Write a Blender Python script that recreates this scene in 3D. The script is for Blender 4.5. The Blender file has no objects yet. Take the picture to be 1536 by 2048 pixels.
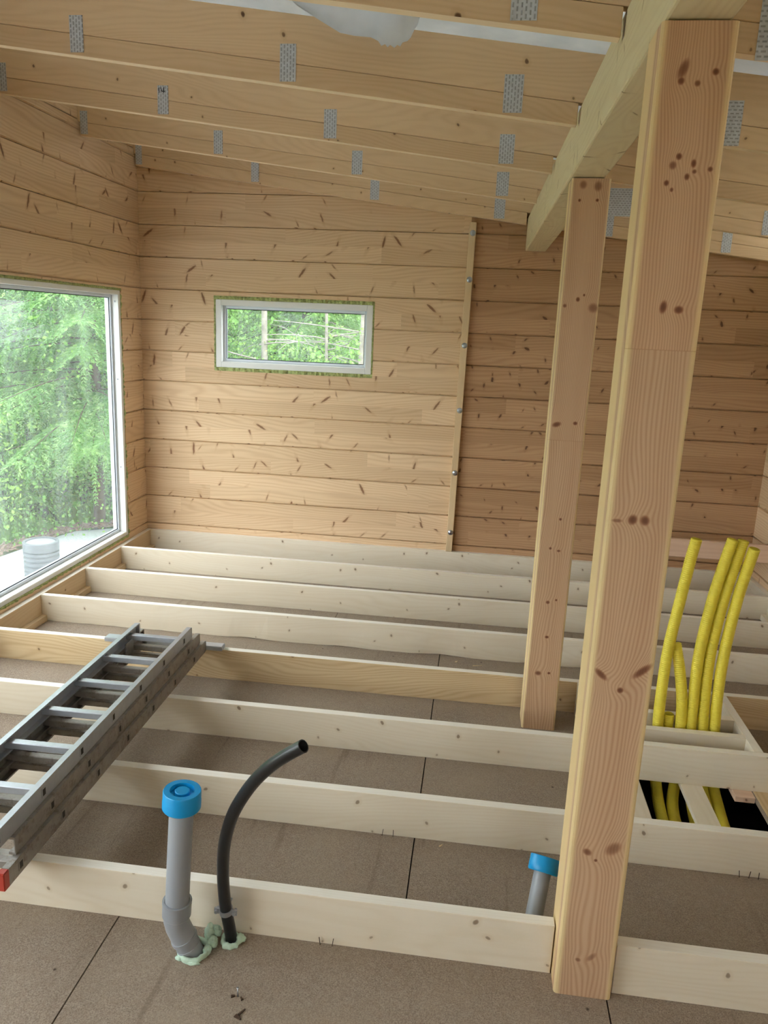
import bpy, bmesh, math, random
import numpy as np
from mathutils import Vector, Matrix, noise

# ------------------------------------------------------------------ camera, sky, exposure
scene = bpy.context.scene
COL = scene.collection
F_PX = 1560.6                                   # focal length in pixels of the 1536 x 2048 frame
CAM_H = 1.83                                    # metres above the joist tops (joist tops are z = 0)
PITCH, YAW, ROLL = math.radians(13.393), math.radians(-6.573), math.radians(-2.455)
_f = Vector((math.sin(YAW) * math.cos(PITCH), math.cos(YAW) * math.cos(PITCH), -math.sin(PITCH)))
_r = Vector((math.cos(YAW), -math.sin(YAW), 0))
_d = _f.cross(_r)
_r2 = _r * math.cos(ROLL) + _d * math.sin(ROLL)
_d2 = -_r * math.sin(ROLL) + _d * math.cos(ROLL)
cam_data = bpy.data.cameras.new('camera')
cam_data.sensor_fit = 'VERTICAL'
cam_data.sensor_height = 36.0
cam_data.lens = F_PX * 36.0 / 2048.0
cam_data.clip_start = 0.02
cam_data.clip_end = 300
cam = bpy.data.objects.new('camera', cam_data)
COL.objects.link(cam)
_u2, _b = -_d2, -_f
cam.matrix_world = Matrix(((_r2.x, _u2.x, _b.x, 0), (_r2.y, _u2.y, _b.y, 0), (_r2.z, _u2.z, _b.z, CAM_H), (0, 0, 0, 1)))
scene.camera = cam

world = bpy.data.worlds.new('overcast_sky')
scene.world = world
world.use_nodes = True
_bg = world.node_tree.nodes['Background']
_bg.inputs['Color'].default_value = (0.88, 0.95, 1.0, 1)
_bg.inputs['Strength'].default_value = 1.0

scene.view_settings.view_transform = 'Standard'
scene.view_settings.look = 'None'
scene.view_settings.gamma = 1.0
scene.view_settings.use_curve_mapping = False
scene.view_settings.exposure = 2.87
cy = scene.cycles
cy.use_denoising = True
cy.use_adaptive_sampling = True
cy.adaptive_threshold = 0.08
cy.adaptive_min_samples = 20
cy.max_bounces = 8
cy.diffuse_bounces = 4
cy.glossy_bounces = 3
cy.transmission_bounces = 4
cy.transparent_max_bounces = 12
cy.caustics_reflective = False
cy.caustics_refractive = False
cy.sample_clamp_indirect = 6.0

# ------------------------------------------------------------------ measured layout
HJ = 0.1787                                     # joist height; the sheet floor lies at -HJ
TJ = 0.042                                      # joist thickness
YJ = [6.362, 5.784, 5.198, 4.601, 4.001, 3.387, 2.770, 2.165]   # front faces, from the back wall
D = 6.404                                       # back wall plane
WX = -2.843                                     # left wall plane
RX = -2.799                                     # face of the left rim board
EX = 2.264                                      # right wall plane
FY = -1.5                                       # front wall, behind the camera
WT = 0.13                                       # wall thickness
LOG = 0.25
L0 = 2.804                                      # a log joint; the others are LOG apart
YR = [6.35, 5.48, 4.55, 3.60, 2.66, 1.74, 0.82, -0.10]           # rafter front faces
ZR = [2.655, 2.681, 2.698, 2.714, 2.737, 2.742, 2.748, 2.752]    # rafter undersides at x = 0
SL = -0.1165                                    # roof falls to the right
RLOW, RUP, RT = 0.085, 0.19, 0.048
GZ = -0.70                                      # ground outside
rnd = random.Random(7)

# ------------------------------------------------------------------ node helpers
def new_mat(name):
    m = bpy.data.materials.new(name)
    m.use_nodes = True
    nt = m.node_tree
    for n in list(nt.nodes):
        nt.nodes.remove(n)
    return m, nt

class NT:
    def __init__(s, nt): s.nt = nt
    def node(s, t, **kw):
        n = s.nt.nodes.new(t)
        for k, v in kw.items():
            setattr(n, k, v)
        return n
    def put(s, sock, v):
        if isinstance(v, bpy.types.NodeSocket):
            s.nt.links.new(v, sock)
        elif v is not None:
            sock.default_value = v
    def math(s, op, a, b=None, c=None, clamp=False):
        n = s.node('ShaderNodeMath', operation=op, use_clamp=clamp)
        for i, v in enumerate((a, b, c)):
            if v is not None: s.put(n.inputs[i], v)
        return n.outputs[0]
    def vmath(s, op, a, b=None):
        n = s.node('ShaderNodeVectorMath', operation=op)
        s.put(n.inputs[0], a)
        if b is not None: s.put(n.inputs[1], b)
        return n.outputs['Value'] if op in ('LENGTH', 'DISTANCE', 'DOT_PRODUCT') else n.outputs[0]
    def xyz(s, x, y, z):
        n = s.node('ShaderNodeCombineXYZ')
        for i, v in enumerate((x, y, z)): s.put(n.inputs[i], v)
        return n.outputs[0]
    def sep(s, v):
        n = s.node('ShaderNodeSeparateXYZ'); s.put(n.inputs[0], v)
        return n.outputs
    def noise(s, vec, scale=1.0, detail=2.0, rough=0.5, dist=0.0):
        n = s.node('ShaderNodeTexNoise', noise_dimensions='3D')
        s.put(n.inputs['Vector'], vec)
        n.inputs['Scale'].default_value = scale
        n.inputs['Detail'].default_value = detail
        n.inputs['Roughness'].default_value = rough
        n.inputs['Distortion'].default_value = dist
        return n.outputs['Fac']
    def ramp(s, fac, lo, hi, a=0.0, b=1.0, smooth=False):
        n = s.node('ShaderNodeMapRange', clamp=True)
        if smooth: n.interpolation_type = 'SMOOTHSTEP'
        s.put(n.inputs[0], fac)
        for i, v in zip((1, 2, 3, 4), (lo, hi, a, b)): s.put(n.inputs[i], v)
        return n.outputs[0]
    def mix(s, fac, a, b, mode='MIX'):
        n = s.node('ShaderNodeMix', data_type='RGBA', blend_type=mode)
        s.put(n.inputs[0], fac); s.put(n.inputs[6], a); s.put(n.inputs[7], b)
        return n.outputs[2]
    def white(s, vec):
        n = s.node('ShaderNodeTexWhiteNoise', noise_dimensions='3D')
        s.put(n.inputs['Vector'], vec)
        return n.outputs
    def principled(s, col, rough=0.6, metal=0.0, spec=0.5, bump=None, bstr=0.2, bdist=0.002, **kw):
        p = s.node('ShaderNodeBsdfPrincipled')
        s.put(p.inputs['Base Color'], col); s.put(p.inputs['Roughness'], rough)
        s.put(p.inputs['Metallic'], metal); p.inputs['Specular IOR Level'].default_value = spec
        if bump is not None:
            b = s.node('ShaderNodeBump')
            b.inputs['Strength'].default_value = bstr; b.inputs['Distance'].default_value = bdist
            s.put(b.inputs['Height'], bump)
            s.nt.links.new(b.outputs[0], p.inputs['Normal'])
        o = s.node('ShaderNodeOutputMaterial')
        s.nt.links.new(p.outputs[0], o.inputs[0])
        return p

def rgb(r, g, b): return (r, g, b, 1.0)

def srgb(r, g, b):
    def f(c):
        c /= 255.0
        return c / 12.92 if c <= 0.04045 else ((c + 0.055) / 1.055) ** 2.4
    return (f(r), f(g), f(b), 1.0)

def wood(name, light, dark, knot_col, rings=70.0, ring_amt=0.35, warp=0.25, knot_cell=0.2, knot_long=0.03,
         knot_wide=0.010, knot_keep=0.6, knot_amt=0.85, lamella=None, seg=1.0, tone=0.12, knots=(), sap=None,
         rough=0.62, streak=0.3, joint=None, warm=None):
    """Sawn or planed softwood. UV holds (metres along the grain, metres across it)."""
    m, nt = new_mat(name)
    N = NT(nt)
    uvn = N.node('ShaderNodeUVMap', uv_map='grain').outputs[0]
    oi = N.node('ShaderNodeObjectInfo')
    R = oi.outputs['Random']
    u, v, _ = N.sep(uvn)
    ro = N.math('MULTIPLY', R, 61.7)
    if knots: ro = N.math('MULTIPLY', R, 0.0)
    # grain bends round the listed knots
    vb = v
    kmask = kcore = None
    for (ku, kv, kl, kw, ang, amt) in knots:
        du = N.math('SUBTRACT', u, ku); dv = N.math('SUBTRACT', v, kv)
        ca, sa = math.cos(ang), math.sin(ang)
        a = N.math('ADD', N.math('MULTIPLY', du, ca / kl), N.math('MULTIPLY', dv, sa / kl))
        b = N.math('ADD', N.math('MULTIPLY', du, -sa / kw), N.math('MULTIPLY', dv, ca / kw))
        d2 = N.math('ADD', N.math('MULTIPLY', a, a), N.math('MULTIPLY', b, b))
        mk = N.ramp(d2, 1.25, 0.35, 0.0, amt, True)
        kmask = mk if kmask is None else N.math('MAXIMUM', kmask, mk)
        ck = N.ramp(d2, 0.75, 0.0, 0.0, amt * 0.75, True)
        kcore = ck if kcore is None else N.math('MAXIMUM', kcore, ck)
        fall = N.math('POWER', 2.718, N.math('MULTIPLY', d2, -0.16))
        vb = N.math('ADD', vb, N.math('MULTIPLY', fall, kw * 0.9 * (1 if amt > 0.5 else 0.5)))
    row = None
    if lamella:
        rowf = N.math('FLOOR', N.math('DIVIDE', v, lamella))
        w0 = N.white(N.xyz(rowf, ro, 3.1))[0]
        useg = N.math('FLOOR', N.math('ADD', N.math('DIVIDE', u, seg), N.math('MULTIPLY', w0, 7.0)))
        cell = N.xyz(useg, rowf, ro)
        wc = N.white(cell)
        row = wc[0]
        ro2 = N.math('ADD', ro, N.math('MULTIPLY', wc[0], 23.0))
    else:
        ro2 = ro
    if joint:
        js = N.ramp(u, joint[0] - 0.0004, joint[0] + 0.0004)
        ro2 = N.math('ADD', ro2, N.math('MULTIPLY', js, 9.3))
    # annual rings
    wob = N.noise(N.xyz(N.math('MULTIPLY', u, 0.9), N.math('MULTIPLY', vb, 5.0), ro2), 1.0, 2.0, 0.5)
    wob2 = N.noise(N.xyz(N.math('MULTIPLY', u, 0.35), N.math('MULTIPLY', vb, 1.3), N.math('ADD', ro2, 5.0)), 1.0, 1.0)
    t = N.math('ADD', N.math('MULTIPLY', vb, rings), N.math('MULTIPLY', N.math('SUBTRACT', wob, 0.5), rings * warp * 0.35))
    t = N.math('ADD', t, N.math('MULTIPLY', N.math('SUBTRACT', wob2, 0.5), rings * warp))
    band = N.math('ADD', N.math('MULTIPLY', N.math('SINE', N.math('MULTIPLY', t, 6.283)), 0.5), 0.5)
    band = N.math('POWER', band, 1.6)
    fine = N.noise(N.xyz(N.math('MULTIPLY', u, 2.2), N.math('MULTIPLY', vb, 150.0), ro2), 1.0, 3.0, 0.6)
    broad = N.noise(N.xyz(N.math('MULTIPLY', u, 0.8), N.math('MULTIPLY', v, 14.0), N.math('ADD', ro2, 11.0)), 1.0, 2.0)
    fac = N.math('ADD', N.math('MULTIPLY', band, ring_amt), N.math('MULTIPLY', N.math('SUBTRACT', fine, 0.42), streak))
    fac = N.math('ADD', fac, N.math('MULTIPLY', N.math('SUBTRACT', broad, 0.45), 0.55), clamp=True)
    if sap:                                     # pale sapwood towards the arrises
        e = N.math('ADD', N.math('ABSOLUTE', N.math('SUBTRACT', v, sap[0])), N.math('MULTIPLY', N.math('SUBTRACT', wob2, 0.5), 0.02))
        sp = N.ramp(e, sap[1], sap[1] + 0.012, 0.0, 1.0, True)
        fac = N.math('MULTIPLY', fac, N.math('SUBTRACT', 1.0, N.math('MULTIPLY', sp, 0.8)))
    col = N.mix(fac, light, dark)
    if sap:
        col = N.mix(N.math('MULTIPLY', sp, 0.75), col, sap[2])
    # tone per board or lamella
    tr = row if row is not None else N.white(N.xyz(ro2, 2.0, 5.0))[0]
    val = N.math('ADD', 1.0, N.math('MULTIPLY', N.math('SUBTRACT', tr, 0.5), 2.0 * tone))
    col = N.mix(1.0, col, N.xyz(val, N.math('POWER', val, 1.18), N.math('POWER', val, 1.4)), 'MULTIPLY')
    # scattered knots
    if knot_keep > 0:
        p = N.xyz(N.math('ADD', u, ro2), v, ro2)
        vo = N.node('ShaderNodeTexVoronoi', voronoi_dimensions='2D', feature='F1')
        N.put(vo.inputs['Vector'], p); vo.inputs['Scale'].default_value = 1.0 / knot_cell
        loc = N.vmath('SUBTRACT', p, vo.outputs['Position'])
        kr = N.sep(vo.outputs['Color'])
        rot = N.node('ShaderNodeVectorRotate', rotation_type='Z_AXIS')
        N.put(rot.inputs['Vector'], loc)
        N.put(rot.inputs['Angle'], N.math('MULTIPLY_ADD', kr[0], 2.2, 0.45))
        lx, ly, _ = N.sep(rot.outputs[0])
        wig = N.noise(N.vmath('MULTIPLY', p, (40, 40, 40)), 1.0, 1.0)
        ly = N.math('ADD', ly, N.math('MULTIPLY', N.math('SUBTRACT', wig, 0.5), knot_wide * 1.2))
        size = N.math('MULTIPLY_ADD', kr[1], 0.8, 0.5)
        a = N.math('DIVIDE', lx, N.math('MULTIPLY', size, knot_long))
        b = N.math('DIVIDE', ly, N.math('MULTIPLY', size, knot_wide))
        d2 = N.math('ADD', N.math('MULTIPLY', a, a), N.math('MULTIPLY', b, b))
        mk = N.ramp(d2, 1.3, 0.25, 0.0, 1.0, True)
        halo = N.ramp(d2, 7.0, 0.8, 0.0, 0.30, True)
        keep = N.math('LESS_THAN', kr[2], knot_keep)
        mk = N.math('MULTIPLY', N.math('MULTIPLY', mk, keep), N.math('MULTIPLY_ADD', kr[1], 0.3, knot_amt - 0.2), clamp=True)
        col = N.mix(N.math('MULTIPLY', halo, keep), col, dark)
        col = N.mix(mk, col, knot_col)
    if kmask is not None:
        kn = N.noise(N.xyz(u, v, 0.0), 160.0, 3.0, 0.6)
        col = N.mix(N.math('MULTIPLY', kmask, N.ramp(kn, 0.2, 0.8, 0.7, 1.0)), col, N.mix(kn, knot_col, srgb(164, 106, 70)))
        col = N.mix(kcore, col, srgb(84, 44, 26))
    if joint:
        jl = N.ramp(N.math('ABSOLUTE', N.math('SUBTRACT', u, joint[0])), 0.0018, 0.0008)
        col = N.mix(N.math('MULTIPLY', jl, 0.35), col, dark)
        col = N.mix(N.math('MULTIPLY', js, joint[1]), col, N.mix(1.0, col, joint[2], 'MULTIPLY'))
    N.principled(col, rough, spec=0.32, bump=N.math('ADD', fine, N.math('MULTIPLY', band, 0.4)), bstr=0.10, bdist=0.0012)
    return m

def plain(name, col, rough=0.5, metal=0.0, spec=0.5, vary=0.0, vscale=20.0, dirt=None):
    m, nt = new_mat(name)
    N = NT(nt)
    c = col
    if vary or dirt:
        tc = N.node('ShaderNodeTexCoord').outputs['Object']
        n = N.noise(tc, vscale, 4.0, 0.6)
        c = N.mix(N.ramp(n, 0.3, 0.7), tuple(x * (1 - vary) for x in col[:3]) + (1,), tuple(min(1, x * (1 + vary)) for x in col[:3]) + (1,))
        if dirt:
            n2 = N.noise(tc, dirt[1], 5.0, 0.7)
            c = N.mix(N.ramp(n2, dirt[2], dirt[2] + 0.12, 0, dirt[3]), c, dirt[0])
    N.principled(c, rough, metal, spec)
    return m

KNOT = srgb(104, 58, 30)
M_LOG = wood('planed_pine_log', srgb(226, 196, 158), srgb(190, 148, 108), srgb(112, 62, 32), rings=42, ring_amt=0.30, warp=0.5,
             knot_cell=0.19, knot_long=0.044, knot_wide=0.0085, knot_keep=0.55, knot_amt=0.72, lamella=0.125, seg=1.9, tone=0.075, streak=0.35)
M_LOGR = wood('planed_pine_log_ruddy', srgb(188, 150, 112), srgb(146, 102, 68), srgb(76, 42, 26), rings=42, ring_amt=0.30, warp=0.5,
              knot_cell=0.15, knot_long=0.020, knot_wide=0.0080, knot_keep=0.65, knot_amt=0.75, lamella=0.125, seg=1.4, tone=0.10, streak=0.4)
M_JOIST = wood('sawn_spruce', srgb(226, 214, 192), srgb(206, 186, 152), srgb(120, 90, 62), rings=38, ring_amt=0.16, warp=0.8,
               knot_cell=0.17, knot_long=0.010, knot_wide=0.0068, knot_keep=0.55, knot_amt=0.7, tone=0.07, streak=0.2, rough=0.7)
M_JOISTY = wood('sawn_spruce_yellow', srgb(216, 192, 152), srgb(182, 146, 102), srgb(104, 70, 44), rings=48, ring_amt=0.38, warp=0.8,
                knot_cell=0.2, knot_long=0.011, knot_wide=0.009, knot_keep=0.5, knot_amt=0.8, tone=0.03, streak=0.3, rough=0.7)
M_JEDGE = wood('spruce_edge_lit', srgb(240, 234, 222), srgb(222, 210, 190), srgb(150, 122, 94), rings=60, ring_amt=0.15, warp=0.4,
               knot_cell=0.4, knot_long=0.012, knot_wide=0.007, knot_keep=0.3, knot_amt=0.6, tone=0.03, streak=0.2, rough=0.6)  # joist wood paled to paint in the light on the tops
M_REDGE = wood('rafter_edge_lit', srgb(240, 216, 178), srgb(222, 188, 142), srgb(120, 82, 54), rings=60, ring_amt=0.15, warp=0.4,
               knot_cell=0.5, knot_long=0.012, knot_wide=0.007, knot_keep=0.3, knot_amt=0.6, tone=0.03, streak=0.2, rough=0.6)  # rafter wood paled to paint in the light on the undersides
M_RAFT = wood('planed_spruce_rafter', srgb(222, 190, 148), srgb(190, 150, 106), srgb(96, 60, 36), rings=36, ring_amt=0.18, warp=0.9,
              knot_cell=0.2, knot_long=0.011, knot_wide=0.0085, knot_keep=0.45, knot_amt=0.85, tone=0.08, streak=0.22)
M_BEAM = wood('glulam_beam', srgb(218, 202, 162), srgb(190, 164, 118), srgb(110, 82, 48), rings=34, ring_amt=0.18, warp=1.0,
              knot_cell=0.16, knot_long=0.026, knot_wide=0.004, knot_keep=0.55, knot_amt=0.7, tone=0.03, streak=0.2)
M_BATT = wood('pine_batten', srgb(226, 200, 160), srgb(192, 154, 110), KNOT, rings=90, ring_amt=0.3, warp=0.2, knot_cell=0.3,
              knot_long=0.01, knot_wide=0.008, knot_keep=0.3)
M_PLANK = wood('pinkish_planed_plank', srgb(222, 190, 164), srgb(196, 154, 124), KNOT, rings=40, ring_amt=0.2, warp=0.4,
               knot_cell=0.4, knot_long=0.014, knot_wide=0.012, knot_keep=0.4)
M_RIM = wood('rim_board_pine', srgb(222, 196, 158), srgb(196, 164, 124), KNOT, rings=36, ring_amt=0.2, warp=0.7, knot_cell=0.22,
             knot_long=0.011, knot_wide=0.009, knot_keep=0.4, tone=0.04)
POST_L, POST_D = srgb(206, 172, 138), srgb(164, 118, 82)
PK = srgb(126, 76, 50)
# knots of the posts: (height, across, long, wide, angle, strength), across 0 at the middle of the front face
M_POST1 = wood('glued_pine_post_near', POST_L, POST_D, PK, rings=120, ring_amt=0.42, warp=0.34, knot_keep=0.0, streak=0.22, tone=0.0,
               sap=(0.0, 0.066, srgb(226, 202, 148)), joint=(1.80, 0.5, rgb(1.06, 0.99, 0.95)),
               knots=[(2.445, -0.028, 0.026, 0.012, 0.35, 0.75), (2.42, -0.030, 0.010, 0.009, 0, 0.95), (2.415, 0.008, 0.008, 0.008, 0, 0.8),
                      (2.44, 0.046, 0.009, 0.009, 0, 0.95), (2.255, -0.014, 0.009, 0.008, 0, 0.95), (2.235, -0.026, 0.011, 0.010, 0, 0.7),
                      (2.24, 0.022, 0.011, 0.007, 0, 0.95), (2.21, 0.010, 0.009, 0.007, 0, 0.9), (2.222, 0.026, 0.006, 0.006, 0, 0.8),
                      (2.195, -0.036, 0.008, 0.007, 0, 0.95), (2.228, 0.062, 0.007, 0.007, 0, 0.9), (2.18, -0.022, 0.006, 0.005, 0, 0.8),
                      (1.905, -0.008, 0.018, 0.010, 0.1, 0.95), (1.90, 0.030, 0.011, 0.013, 0, 0.95),
                      (1.355, -0.020, 0.016, 0.014, 0.3, 0.9), (1.355, 0.012, 0.016, 0.014, -0.3, 0.9), (1.35, -0.060, 0.006, 0.016, 0, 0.6),
                      (0.905, -0.055, 0.010, 0.026, 0.75, 0.85), (0.925, 0.055, 0.012, 0.036, -0.75, 0.85), (0.862, 0.002, 0.010, 0.010, 0, 0.95),
                      (0.335, -0.035, 0.012, 0.016, 0.6, 0.75), (0.355, 0.038, 0.020, 0.030, -0.8, 0.6), (0.31, -0.008, 0.006, 0.006, 0, 0.9),
                      (-0.045, -0.025, 0.008, 0.010, 0.4, 0.6), (-0.03, 0.014, 0.010, 0.022, -0.9, 0.45)])
M_POST2 = wood('glued_pine_post_far', POST_L, POST_D, PK, rings=120, ring_amt=0.42, warp=0.34, knot_keep=0.0, streak=0.22, tone=0.0,
               sap=(0.0, 0.072, srgb(226, 202, 148)), joint=(1.335, -0.9, rgb(0.93, 0.88, 0.84)),
               knots=[(2.475, -0.035, 0.020, 0.018, 0, 0.6), (2.47, 0.030, 0.024, 0.020, 0, 0.6), (2.41, -0.045, 0.008, 0.007, 0, 0.95), (2.412, 0.032, 0.008, 0.008, 0, 0.95),
                      (1.985, -0.01, 0.012, 0.010, 0, 0.95), (2.005, 0.016, 0.007, 0.006, 0, 0.9), (1.95, 0.062, 0.024, 0.026, 0.3, 0.6), (1.955, -0.066, 0.010, 0.010, 0, 0.7),
                      (1.41, -0.052, 0.014, 0.024, -0.3, 0.85), (1.42, 0.034, 0.010, 0.012, 0, 0.95),
                      (0.80, -0.025, 0.008, 0.008, 0, 0.9), (0.79, 0.016, 0.007, 0.010, 0, 0.95), (0.52, -0.012, 0.010, 0.011, 0, 0.95), (0.535, 0.028, 0.007, 0.007, 0, 0.9),
                      (0.335, 0.0, 0.009, 0.011, 0, 0.95), (0.135, -0.026, 0.014, 0.018, 0, 0.8), (0.14, 0.028, 0.008, 0.009, 0, 0.95), (0.95, 0.01, 0.008, 0.008, 0, 0.9)])

M_WHITE = plain('white_window_paint', srgb(228, 228, 224), 0.35)
M_ALU_WHITE = plain('pale_grey_profile', srgb(206, 212, 218), 0.3)
M_SEAL = plain('dark_rubber_seal', srgb(40, 46, 52), 0.6)
M_WOOL = plain('green_mineral_wool', srgb(164, 172, 112), 0.95, vary=0.45, vscale=60)
def membrane_mat():
    m, nt = new_mat('white_membrane')
    N = NT(nt)
    d = N.node('ShaderNodeBsdfDiffuse'); t = N.node('ShaderNodeBsdfTranslucent'); mx = N.node('ShaderNodeMixShader')
    tc = N.node('ShaderNodeTexCoord').outputs['Object']
    c = N.mix(N.ramp(N.noise(tc, 7.0, 3.0), 0.3, 0.7), srgb(222, 226, 228), srgb(238, 240, 240))
    N.put(d.inputs[0], c); N.put(t.inputs[0], c); mx.inputs[0].default_value = 0.13  # translucency added to let sky light fill the room from above
    nt.links.new(d.outputs[0], mx.inputs[1]); nt.links.new(t.outputs[0], mx.inputs[2])
    o = N.node('ShaderNodeOutputMaterial'); nt.links.new(mx.outputs[0], o.inputs[0])
    return m
M_MEMB = membrane_mat()
M_ALU = plain('brushed_aluminium', srgb(186, 190, 196), 0.36, 0.6, vary=0.06, vscale=30)
M_ALUD = plain('dirty_aluminium', srgb(150, 144, 136), 0.45, 0.4, vary=0.15, vscale=24, dirt=(srgb(112, 98, 84), 30.0, 0.52, 0.6))
M_SOCK = plain('rung_socket_shade', srgb(38, 34, 32), 0.6)
M_REDCAP = plain('red_plastic_cap', srgb(176, 60, 44), 0.5)
M_PIPE = plain('grey_pvc', srgb(150, 154, 158), 0.38)
M_BLUE = plain('blue_plastic_cap', srgb(6, 150, 212), 0.38)
M_BLACKP = plain('black_polyethylene', srgb(26, 28, 31), 0.30, vary=0.25, vscale=40)
M_BORE = plain('bore_shade', srgb(10, 9, 9), 0.9)
M_FOAM = plain('mint_foam', srgb(192, 216, 194), 0.8, vary=0.12, vscale=50)
M_STEEL = plain('zinc_steel', srgb(176, 180, 186), 0.32, 0.85)
M_YEL = plain('yellow_conduit_plastic', srgb(236, 218, 70), 0.42, vary=0.05, vscale=8)
M_DARK = plain('black_shade', srgb(20, 18, 17), 0.85)  # painted shade for the void box and the seam backing
M_MARK = plain('black_marker_ink', srgb(22, 22, 24), 0.7)
M_SHAV = plain('pale_wood_shaving', srgb(214, 190, 150), 0.8)
M_SPLINT = plain('dark_splinter', srgb(70, 50, 34), 0.8)
M_CONC = plain('grey_corrugated_plastic', srgb(104, 108, 112), 0.5)
M_LID = plain('pale_lid', srgb(140, 146, 148), 0.5)
M_BARK = plain('spruce_bark', srgb(88, 74, 62), 0.9, vary=0.3, vscale=14)
M_BARKP = plain('pale_lichen_bark', srgb(150, 143, 134), 0.9, vary=0.3, vscale=14)
M_MULCH = plain('reddish_bark_chips', srgb(146, 122, 106), 0.9, vary=0.3, vscale=20)

def plate_mat():
    m, nt = new_mat('punched_galvanised_plate')
    N = NT(nt)
    uvn = N.node('ShaderNodeUVMap', uv_map='grain').outputs[0]
    u, v, _ = N.sep(uvn)
    a = N.math('FRACT', N.math('MULTIPLY', u, 75.0))
    colm = N.math('FLOOR', N.math('MULTIPLY', u, 75.0))
    b = N.math('FRACT', N.math('ADD', N.math('MULTIPLY', v, 48.0), N.math('MULTIPLY', colm, 0.5)))
    slot = N.math('MULTIPLY', N.ramp(N.math('ABSOLUTE', N.math('SUBTRACT', a, 0.5)), 0.24, 0.16), N.ramp(N.math('ABSOLUTE', N.math('SUBTRACT', b, 0.5)), 0.36, 0.28))
    n = N.noise(N.xyz(u, v, 0), 40.0, 3.0)
    col = N.mix(N.ramp(n, 0.3, 0.7), srgb(186, 186, 186), srgb(206, 208, 210))
    col = N.mix(N.math('MULTIPLY', slot, 0.6), col, srgb(120, 116, 110))
    N.principled(col, 0.5, 0.25, bump=N.math('MULTIPLY', slot, -1.0), bstr=0.4, bdist=0.002)
    return m
M_PLATE = plate_mat()

def floor_mat():
    m, nt = new_mat('brown_fibreboard')
    N = NT(nt)
    geo = N.node('ShaderNodeNewGeometry').outputs['Position']
    x, y, z = N.sep(geo)
    fine = N.noise(geo, 260.0, 4.0, 0.7)
    med = N.noise(geo, 34.0, 4.0, 0.6)
    big = N.noise(geo, 2.3, 3.0, 0.55)
    lines = N.noise(N.xyz(N.math('MULTIPLY', x, 16.0), N.math('MULTIPLY', y, 1.3), 0.0), 1.0, 3.0, 0.6)
    col = N.mix(N.ramp(fine, 0.3, 0.7), srgb(108, 93, 80), srgb(180, 164, 146))
    col = N.mix(N.ramp(med, 0.35, 0.7, 0, 0.35), col, srgb(136, 116, 98))
    col = N.mix(N.ramp(big, 0.40, 0.68, 0, 0.45), col, srgb(164, 148, 128))
    col = N.mix(N.ramp(lines, 0.62, 0.72, 0, 0.35), col, srgb(96, 78, 64))
    vo = N.node('ShaderNodeTexVoronoi', feature='F1'); N.put(vo.inputs['Vector'], geo); vo.inputs['Scale'].default_value = 9.0
    sp = N.math('MULTIPLY', N.ramp(vo.outputs['Distance'], 0.07, 0.03), N.math('LESS_THAN', N.sep(vo.outputs['Color'])[0], 0.22))
    col = N.mix(N.math('MULTIPLY', sp, 0.8), col, srgb(50, 36, 28))
    N.principled(col, 0.9, spec=0.15, bump=fine, bstr=0.25, bdist=0.001)
    return m
M_FLOOR = floor_mat()

def glass_mat():
    m, nt = new_mat('dusty_window_glass')
    N = NT(nt)
    tr = N.node('ShaderNodeBsdfTransparent'); tr.inputs[0].default_value = (0.985, 0.99, 0.988, 1)
    gl = N.node('ShaderNodeBsdfGlossy'); gl.inputs['Roughness'].default_value = 0.02
    df = N.node('ShaderNodeBsdfTranslucent'); df.inputs[0].default_value = (0.9, 0.95, 0.95, 1)
    fr = N.node('ShaderNodeFresnel'); fr.inputs[0].default_value = 1.45
    m1 = N.node('ShaderNodeMixShader'); m2 = N.node('ShaderNodeMixShader')
    tc = N.node('ShaderNodeTexCoord').outputs['Object']
    haze = N.ramp(N.noise(N.vmath('MULTIPLY', tc, (2.0, 6.0, 0.8)), 1.0, 3.0), 0.3, 0.75, 0.02, 0.065)
    nt.links.new(haze, m1.inputs[0]); nt.links.new(tr.outputs[0], m1.inputs[1]); nt.links.new(df.outputs[0], m1.inputs[2])
    bf = N.node('ShaderNodeNewGeometry').outputs['Backfacing']
    nt.links.new(N.math('MULTIPLY', N.math('MULTIPLY', fr.outputs[0], 0.7), N.math('SUBTRACT', 1.0, bf)), m2.inputs[0])
    nt.links.new(m1.outputs[0], m2.inputs[1]); nt.links.new(gl.outputs[0], m2.inputs[2])
    o = N.node('ShaderNodeOutputMaterial'); nt.links.new(m2.outputs[0], o.inputs[0])
    return m
M_GLASS = glass_mat()

def leaf_mat(name, a, b, tip):
    m, nt = new_mat(name)
    N = NT(nt)
    oi = N.node('ShaderNodeObjectInfo')
    tc = N.node('ShaderNodeTexCoord').outputs['Object']
    n = N.noise(tc, 1.6, 3.0)
    n2 = N.noise(tc, 9.0, 2.0)
    col = N.mix(N.ramp(n, 0.3, 0.7), a, b)
    col = N.mix(N.ramp(n2, 0.48, 0.72, 0, 0.8), col, tip)
    col = N.mix(1.0, col, N.xyz(N.math('MULTIPLY_ADD', oi.outputs['Random'], 0.4, 0.8), N.math('MULTIPLY_ADD', oi.outputs['Random'], 0.2, 0.9), 0.95), 'MULTIPLY')
    d = N.node('ShaderNodeBsdfDiffuse'); t = N.node('ShaderNodeBsdfTranslucent'); mx = N.node('ShaderNodeMixShader')
    N.put(d.inputs[0], col); N.put(t.inputs[0], col); mx.inputs[0].default_value = 0.45
    nt.links.new(d.outputs[0], mx.inputs[1]); nt.links.new(t.outputs[0], mx.inputs[2])
    o = N.node('ShaderNodeOutputMaterial'); nt.links.new(mx.outputs[0], o.inputs[0])
    return m
M_NEEDLE = leaf_mat('spruce_needles', srgb(100, 142, 84), srgb(146, 186, 110), srgb(192, 222, 142))
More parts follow.
